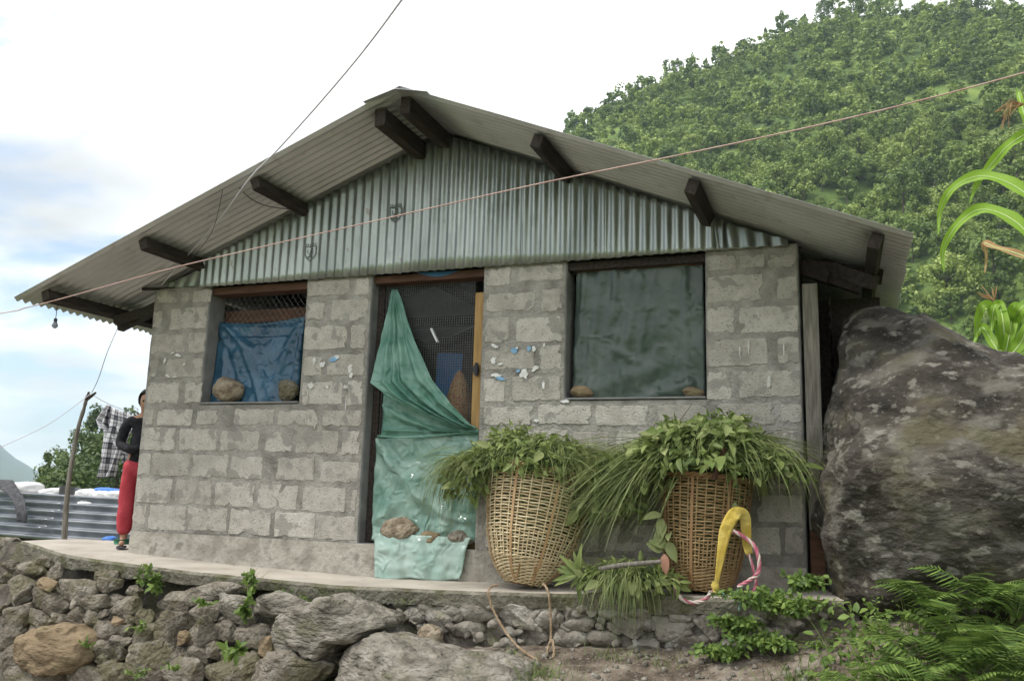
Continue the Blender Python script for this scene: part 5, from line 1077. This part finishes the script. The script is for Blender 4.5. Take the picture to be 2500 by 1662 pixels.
for nm, mm, wd, P in (('leaf', 'maize', .085, [(2548,300),(2500,330),(2455,362),(2410,415),(2385,450),(2366,500)]), ('leaf', 'maize', .10, [(2552,520),(2500,470),(2440,438),(2380,432),(2325,462),(2296,512),(2291,575)]), ('leaf', 'maize', .10, [(2552,640),(2500,560),(2440,520),(2385,514),(2335,552),(2302,610),(2305,664)]), ('dry_leaf', 'maizedry', .05, [(2550,650),(2490,622),(2430,604),(2402,594),(2408,625),(2404,668)]), ('leaf', 'maize', .07, [(2530,330),(2505,290),(2492,250),(2482,212)]), ('leaf', 'maize', .09, [(2552,420),(2590,380),(2660,370),(2720,420)]), ('leaf', 'maize', .09, [(2552,700),(2600,640),(2680,650),(2730,720)])):
    strap_leaf([q(a, b_, .05*i) for i, (a, b_) in enumerate(P)], wd, M[mm], nm, mz, bs)
mb = MB(); c = q(2500, 262); random.seed(9)
for i in range(14): 
    a = c+Vector((random.uniform(-.01, .01), 0, .02)); mb.tube([a, a+Vector((random.uniform(-.12, -.02), random.uniform(-.05, .05), random.uniform(-.02, .05))), a+Vector((random.uniform(-.2, -.04), random.uniform(-.08, .08), random.uniform(-.18, -.02)))], .003, 4)
o = mb.build('tassel', M['maizedry'], mz); o.matrix_parent_inverse = Matrix.Translation(-bs)
d1 = 8.0
mz2, bs2 = maize(tuple(q(2455, 1250)), tuple(q(2450, 790)), 'young maize plant with broad leaves just above the boulder')
random.seed(10)
for P, wd in (([(2450,860),(2440,800),(2420,758),(2400,748),(2385,790),(2382,850)], .10), ([(2452,860),(2450,790),(2438,745),(2425,760),(2418,830)], .09), ([(2455,870),(2470,800),(2490,755),(2515,745),(2540,790)], .10), ([(2452,870),(2466,810),(2470,765),(2480,748),(2498,780),(2500,850)], .09), ([(2450,880),(2420,830),(2400,800),(2388,812),(2376,842)], .08), ([(2455,880),(2490,840),(2510,800),(2530,810),(2550,860)], .10), ([(2455,890),(2445,820),(2452,772),(2462,790),(2458,850)], .11), ([(2460,890),(2500,860),(2530,870),(2550,920)], .10)):
    strap_leaf([q(a, b_, random.uniform(-.1, .1)) for a, b_ in P], wd, M['maize'], 'leaf', mz2, bs2)
mb = MB(); c = q(2428, 735)
for i in range(12): mb.tube([c, c+Vector((random.uniform(-.12, .12), random.uniform(-.1, .1), random.uniform(.05, .16)))], .003, 4)
o = mb.build('tassel', M['maizedry'], mz2); o.matrix_parent_inverse = Matrix.Translation(-bs2)

# ------------------------------------------------------------------ left background: shed, sacks, pole, shirt
SH = empty('low_shed', tuple(pt(100, 1330, y=2.0)), 'low shed of horizontal corrugated iron sheets left of the house', 'shed'); SHI = SH.location.copy()
def shp(o): o.parent = SH; o.matrix_parent_inverse = Matrix.Translation(-SHI); return o
yA, yB_ = 1.9, 2.35; zA = pt(100, 1316, y=yA).z; zB = pt(100, 1203, y=yB_).z
ns = 5.6
for k, (xa, xb) in enumerate(((-8.2, -5.6), (-5.75, -3.15), (-3.3, -.25))):
    def fn(u, v):
        t = v; s = math.sin(2*math.pi*ns*t)*.034; nrm = Vector((0, -(zB-zA), (yB_-yA))).normalized()*-1
        x = xa+(xb-xa)*u; return (x, yA+(yB_-yA)*t-s*.75+.004*(k % 2), zA+(zB-zA)*t+s*.5+.05*math.sin(x*.9)*.3)
    mb = MB(); mb.grid(fn, 12, 80); shp(solidify(mb.build('corrugated_sheet', M['iron2'], None, True), .0015))
mb = MB(); mb.box(-8.2, -.25, yB_+.02, 4.2, zB-.06, zB-.03); shp(mb.build('roof_deck', M['greywood']))
mb = MB(); mb.box(-8.2, -.3, 2.5, 2.54, -.6, zB-.07); shp(mb.build('shadow_void_sheet', M['inner']))  # dark sheet standing for the shadow void under the shed roof
for x in (-6.5, -4.2, -1.9): mb = MB(); mb.box(x, x+.08, 2.1, 2.18, -.7, zA); shp(mb.build('post', M['wood']))
def sack(px, py, wpx, hpx, y, mtl, label, name='sack', cat='sack', seed=0):
    c = pt(px, py, y=y); dist = (np.array(c)-CAM)@AX_F; wd, ht = wpx*dist/FPX, hpx*dist/FPX; bm = bmesh.new(); bmesh.ops.create_icosphere(bm, subdivisions=4, radius=1)
    for v in bm.verts:
        n = v.co.copy(); q = (abs(n.x)**4+abs(n.y)**4+abs(n.z)**4)**-.25; n = n*(q*.6+.4); k = 1+.10*fb(n.x*2+seed, n.y*2, n.z*2, 3); v.co = Vector((n.x*wd/2*k, n.y*wd*.4*k, n.z*ht/2*k*(1 if n.z > 0 else .8)))
    me = bpy.data.meshes.new(name); bm.to_mesh(me); bm.free(); me.materials.append(mtl); me.polygons.foreach_set('use_smooth', [True]*len(me.polygons)); o = link(bpy.data.objects.new(name, me)); o.location = c; o.rotation_euler = (0, random.uniform(-.1, .1), .4); return tag(o, label, cat)
M['white'] = mat('white_sack', [(.62,.62,.64),(.78,.78,.79)], 6, rough=.6, bump=.4, bscale=18, bdist=.02); M['tarpb'] = mat('bright_blue_tarp', [(.03,.14,.50),(.05,.20,.62)], 6, rough=.45, bump=.4, bscale=14, bdist=.03)
sack(62,1197,84,42,2.6,M['white'],'long white sack on the left of the shed roof',seed=1); sack(130,1205,66,28,2.55,M['white'],'low white sack beside the tins on the shed roof',seed=2)
sack(215,1212,60,38,2.55,M['white'],'crumpled white bag in the middle of the shed roof',seed=3); sack(248,1218,54,40,2.5,M['white'],'white bag below the blue tarp on the shed roof',seed=4); sack(280,1216,46,36,2.5,M['white'],'white bag beside the woman on the shed roof',seed=5); sack(228,1235,70,26,2.42,M['white'],'flat white bag hanging over the shed edge',seed=6)
sack(262,1203,70,26,2.7,M['tarpb'],'bright blue tarp bundle on the shed roof','tarp_bundle','tarp',7); sack(268,1322,36,28,1.2,M['tarpb'],'blue plastic bundle on the ground behind the slab','tarp_bundle','bundle',8)
for i, (px, py, lb) in enumerate(((156,1200,'left tin can on the shed roof'),(183,1204,'right tin can on the shed roof'))):
    c = pt(px, py, y=2.5); mb = MB(); mb.tube([c+Vector((0, 0, -.075)), c+Vector((0, 0, -.07)), c+Vector((0, 0, .06)), c+Vector((0, 0, .064)), c+Vector((0, 0, .075))], [.055, .058, .058, .064, .064], 16); tag(mb.build('tin_can', M['iron2'], None, True), lb, 'can')
random.seed(12)
M['darkcloth'] = mat('dark_cloth', [(.035,.035,.04),(.09,.09,.10)], 20, rough=.9, bump=.4, bscale=80)
o = drape('dark_trousers', [(-30,1170,30,1172,2.35),(-20,1185,45,1192,2.2),(10,1200,62,1215,2.05),(30,1225,66,1235,1.92),(42,1250,68,1255,1.86),(45,1272,64,1275,1.84)], 2.0, M['darkcloth'], lambda u, v: (.02*math.sin(u*9+v*4), 0, 0), 16, 24, thick=.012); tag(o, 'dark grey trousers thrown over the iron sheets', 'trousers')
st_ = stone(pt(118, 1332, y=.55), (.38, .2, .05), .03, 'paleRock', None, 'stone', 1, 0); tag(st_, 'flat tan stone on the far edge of the slab', 'stone')
st_ = stone(pt(10, 1335, y=.5), (.3, .3, .2), .03, 'rock', None, 'stone', 1, 0); tag(st_, 'dark rock at the far left end of the slab', 'stone')
# forked pole
PL = empty('forked_pole', tuple(pt(156, 1328, y=.45)), 'crooked forked wooden pole standing left of the house', 'pole'); PI_ = PL.location.copy()
mb = MB(); P = spline([pt(156, 1332, y=.45), pt(160, 1260, y=.45), pt(166, 1190, y=.45), pt(178, 1110, y=.46), pt(192, 1040, y=.47), pt(204, 1000, y=.48), pt(212, 970, y=.49)], 5); mb.tube(P, [.027*(1-.45*i/len(P))+.004*fb(i*.9, 0, 0) for i in range(len(P))], 9); o = mb.build('trunk', M['greywood'], PL, True); o.matrix_parent_inverse = Matrix.Translation(-PI_)
for a, b in (((212, 972), (217, 956)), ((212, 974), (234, 958))):
    mb = MB(); mb.tube([pt(*a, y=.49), pt((a[0]+b[0])/2+1, (a[1]+b[1])/2, y=.49), pt(*b, y=.49)], [.02, .015, .009], 7); o = mb.build('fork', M['bark'], PL, True); o.matrix_parent_inverse = Matrix.Translation(-PI_)
# plaid shirt
m = bpy.data.materials.new('plaid'); m.use_nodes = True; t = m.node_tree; g_ = t.nodes.new('ShaderNodeTexCoord'); b_ = t.nodes['Principled BSDF']; b_.inputs['Roughness'].default_value = .9; sx = t.nodes.new('ShaderNodeSeparateXYZ'); t.links.new(g_.outputs['UV'], sx.inputs[0]); acc = None
for ax in (0, 1):
    for fr, th in ((3.6, .55), (10.8, .8)):
        mm = t.nodes.new('ShaderNodeMath'); mm.operation = 'MULTIPLY'; mm.inputs[1].default_value = fr; t.links.new(sx.outputs[ax], mm.inputs[0]); fr_ = t.nodes.new('ShaderNodeMath'); fr_.operation = 'FRACT'; t.links.new(mm.outputs[0], fr_.inputs[0])
        gt = t.nodes.new('ShaderNodeMath'); gt.operation = 'GREATER_THAN'; gt.inputs[1].default_value = th; t.links.new(fr_.outputs[0], gt.inputs[0])
        if acc is None: acc = gt.outputs[0]
        else: a2 = t.nodes.new('ShaderNodeMath'); a2.operation = 'ADD'; t.links.new(acc, a2.inputs[0]); t.links.new(gt.outputs[0], a2.inputs[1]); acc = a2.outputs[0]
rp = t.nodes.new('ShaderNodeValToRGB'); dvn = t.nodes.new('ShaderNodeMath'); dvn.operation = 'MULTIPLY'; dvn.inputs[1].default_value = .45; t.links.new(acc, dvn.inputs[0]); t.links.new(dvn.outputs[0], rp.inputs[0])
rp.color_ramp.elements[0].color = (.62, .62, .66, 1); rp.color_ramp.elements[1].color = (.02, .02, .035, 1); t.links.new(rp.outputs[0], b_.inputs['Base Color']); M['plaid'] = m
SHT = empty('plaid_shirt', tuple(pt(290, 1000, y=1.0)), 'black and white plaid shirt hanging on a line beside the woman', 'shirt'); SI = SHT.location.copy()
def shirt_part(nm, rows, ph):
    nu, nv = 20, 30
    o = drape(nm, rows, 1.0, M['plaid'], lambda u, v: (.03*math.sin(u*11+v*3+ph)*(.3+v)+.012*fb(u*4, v*4, ph), 0, 0), nu, nv, thick=.006); uv = o.data.uv_layers.new(name='uv')
    for p in o.data.polygons:
        for li in p.loop_indices:
            vi = o.data.loops[li].vertex_index; uv.data[li].uv = ((vi % (nu+1))/nu*(rows[0][2]-rows[0][0])/60, (vi//(nu+1))/nv*1.6)
    o.parent = SHT; o.matrix_parent_inverse = Matrix.Translation(-SI)
shirt_part('body', [(258,988,330,1016),(252,1030,330,1045),(246,1090,300,1095),(241,1140,284,1145),(238,1168,276,1164)], 0)
shirt_part('sleeve', [(258,988,270,990),(236,1024,262,1040),(252,1046,268,1060)], 2)
shirt_part('sleeve', [(268,1035,300,1045),(278,1075,315,1090),(292,1110,324,1110),(300,1130,312,1136)], 4)
wire([pt(224, 962, y=.5), pt(262, 984, y=1.0), pt(335, 1012, y=1.5), pt(420, 1030, y=2.2)], .003, M['cable'], 'line', 'thin line holding the plaid shirt')
# trees beyond the shed
for px, py, d_, vi, s, lb in ((118,1102,62,7,.55,'narrow dark conifer beyond the shed, furthest left'),(205,1060,62,0,.8,'round green tree beyond the shed behind the pole'),(160,1118,56,6,.6,'low bushy tree beyond the shed between conifer and pole'),(262,1085,52,1,.8,'broad green tree behind the plaid shirt'),(240,1000,75,4,.8,'thin tree top rising behind the plaid shirt'),(312,1010,64,2,1.2,'tall tree half hidden behind the woman'),(290,1130,44,3,.9,'low green bush behind the woman'),(200,1155,44,5,.7,'low bush just beyond the shed roof'),(112,1178,50,5,.4,'small bush at the foot of the conifer'),(330,1060,50,0,1.0,'leafy tree behind the corner of the house')):
    p = pt(px, py, d=d_); h = VAR[vi][2]*s; place_tree((p.x, p.y, p.z-h), vi, s, lb, 'trees beyond the shed', near=True)

# ------------------------------------------------------------------ woman at the corner of the house
def skin_obj(name, verts, edges, radii, mtl, sub=2, root=0):
    me = bpy.data.meshes.new(name); me.from_pydata(verts, edges, []); me.materials.append(mtl); o = link(bpy.data.objects.new(name, me))
    md = o.modifiers.new('skin', 'SKIN'); md.use_smooth_shade = True
    for i, r in enumerate(radii): me.skin_vertices[0].data[i].radius = r if hasattr(r, '__len__') else (r, r)
    me.skin_vertices[0].data[root].use_root = True; sb = o.modifiers.new('sub', 'SUBSURF'); sb.levels = sub; sb.render_levels = sub; return o
PS = .865                                   # scale of the figure (a small woman)
PE = empty('person', (-.18, .23, zs(-.18)+.004), 'woman in black sweater and red trousers peeking round the house corner', 'person', rot=(0, 0, R(38)))
M['skin'] = mat('skin', [(.36,.20,.13),(.44,.26,.175)], 12, rough=.55); M['sweater'] = mat('black_sweater', [(.010,.010,.013),(.022,.022,.028)], 30, rough=.9, bump=.4, bscale=180); M['red'] = mat('red_cloth', [(.36,.035,.05),(.48,.06,.08)], 8, rough=.8, bump=.3, bscale=50); M['hair'] = mat('black_hair', [(.008,.007,.007),(.02,.017,.015)], 40, rough=.5); M['greenc'] = mat('green_trim', [(.03,.12,.08),(.05,.18,.11)], 10, rough=.85)
# body: one surface from feet to head
bv = [(0,0,.86),(0,.0,1.02),(0,.01,1.18),(0,.015,1.28),(0,.01,1.36),(0,-.01,1.43),(0,-.012,1.50),(0,-.004,1.565),
  (-.085,0,.82),(-.095,-.015,.46),(-.095,.01,.09),(-.10,-.10,.03),(.085,0,.82),(.095,-.015,.46),(.095,.01,.09),(.10,-.10,.03),
  (-.165,.015,1.27),(-.215,.03,1.03),(-.09,-.15,.96),(.165,.015,1.27),(.215,.03,1.03),(.09,-.15,.99)]
be = [(0,1),(1,2),(2,3),(3,4),(4,5),(5,6),(6,7),(0,8),(8,9),(9,10),(10,11),(0,12),(12,13),(13,14),(14,15),(3,16),(16,17),(17,18),(3,19),(19,20),(20,21)]
br = [(.13,.10),(.12,.09),(.13,.09),(.09,.07),(.045,.045),(.068,.078),(.078,.092),(.05,.06),.075,.052,.036,.028,.075,.052,.036,.028,.05,.038,.026,.05,.038,.026]
body = skin_obj('body', bv, be, br, M['skin'], 2); body.parent = PE
mb = MB()
for s in (-1, 1): mb.tube([(s*.030, -.083, 1.478), (s*.030, -.091, 1.478)], [.010, .006], 8)
mb.build('eyes', M['hair'], PE, True)
mb = MB(); mb.tube([(0, -.086, 1.485), (0, -.104, 1.455), (0, -.088, 1.445)], [.008, .014, .010], 8); mb.build('nose', M['skin'], PE, True)
mb = MB(); mb.tube([(-.024, -.082, 1.415), (0, -.089, 1.413), (.024, -.082, 1.415)], [.004, .007, .004], 6); mb.build('mouth', mat('lips', [(.22,.08,.07),(.26,.1,.09)], 5), PE, True)
bm = bmesh.new(); bmesh.ops.create_icosphere(bm, subdivisions=4, radius=1)
for v in bm.verts:
    n = v.co.copy(); v.co = Vector((n.x*.092, n.y*.105+.014, n.z*.112+1.505))
    if n.y < -.25 and n.z < .48: v.co.y += .075*(1+n.y*.3); v.co.x *= .93
    v.co += n*.004*fb(n.x*9, n.y*9, n.z*3)
me = bpy.data.meshes.new('hair'); bm.to_mesh(me); bm.free(); me.materials.append(M['hair']); me.polygons.foreach_set('use_smooth', [True]*len(me.polygons)); link(bpy.data.objects.new('hair', me), PE)
sw = skin_obj('sweater', [(0,0,.75),(0,0,.92),(0,.0,1.05),(0,.01,1.18),(0,.015,1.28),(0,.012,1.335),(-.17,.015,1.265),(-.225,.03,1.03),(-.10,-.155,.97),(.0,-.165,.985),(.17,.015,1.265),(.225,.03,1.03),(.10,-.155,1.0),(.02,-.17,1.01)],
  [(0,1),(1,2),(2,3),(3,4),(4,5),(4,6),(6,7),(7,8),(8,9),(4,10),(10,11),(11,12),(12,13)], [(.155,.125),(.15,.12),(.145,.11),(.15,.11),(.105,.085),(.06,.06),.068,.056,.046,.038,.068,.056,.046,.038], M['sweater']); sw.parent = PE
tr = skin_obj('trousers', [(0,0,.92),(0,0,.84),(-.088,0,.76),(-.098,-.01,.45),(-.10,.01,.11),(.088,0,.76),(.098,-.01,.45),(.10,.01,.11)], [(0,1),(1,2),(2,3),(3,4),(1,5),(5,6),(6,7)], [(.145,.12),(.16,.13),(.105,.10),(.092,.088),(.086,.082),(.105,.10),(.092,.088),(.086,.082)], M['red'], root=1); tr.parent = PE
for s in (-1, 1):
    mb = MB(); mb.tube([(s*.10, .01, .085), (s*.10, .01, .035)], [.085, .080], 16); mb.build('cuff', M['greenc'], PE, True)
    mb = MB(); mb.grid(lambda u, v: (s*.10+(u-.5)*.085*(1-.25*abs(v-.5)), .05-.19*v, .010), 4, 8); solidify(mb.build('sandal', M['darkcloth'], PE, True), .016)
mb = MB(); mb.tube([(.06, -.14, .86), (.06, -.15, .78), (.06, -.145, .70)], [.03, .045, .035], 8); mb.build('sash', M['greenc'], PE, True)
PE.scale = (PS,)*3

ct = bpy.data.textures.new('cloth_folds', 'CLOUDS'); ct.noise_scale = .09; ct.noise_depth = 2
for o_, k_ in ((sw, .022), (tr, .022)):
    sb = o_.modifiers.new('sub2', 'SUBSURF'); sb.levels = sb.render_levels = 1; dm = o_.modifiers.new('folds', 'DISPLACE'); dm.texture = ct; dm.strength = k_; dm.mid_level = .5
# ------------------------------------------------------------------ hazy mountain air
mb = MB(); mb.box(-3700, 1500, -560, 3400, -45, 300); hz = mb.build('haze', []); hz['kind'] = 'stuff'
hm = bpy.data.materials.new('haze'); hm.use_nodes = True; ht = hm.node_tree; ht.nodes.clear(); ho = ht.nodes.new('ShaderNodeOutputMaterial'); hv = ht.nodes.new('ShaderNodeVolumePrincipled'); hv.inputs['Color'].default_value = (.62, .74, .88, 1); hv.inputs['Density'].default_value = .00035; ht.links.new(hv.outputs[0], ho.inputs['Volume'])
hz.data.materials.append(hm); hz.display_type = 'WIRE'
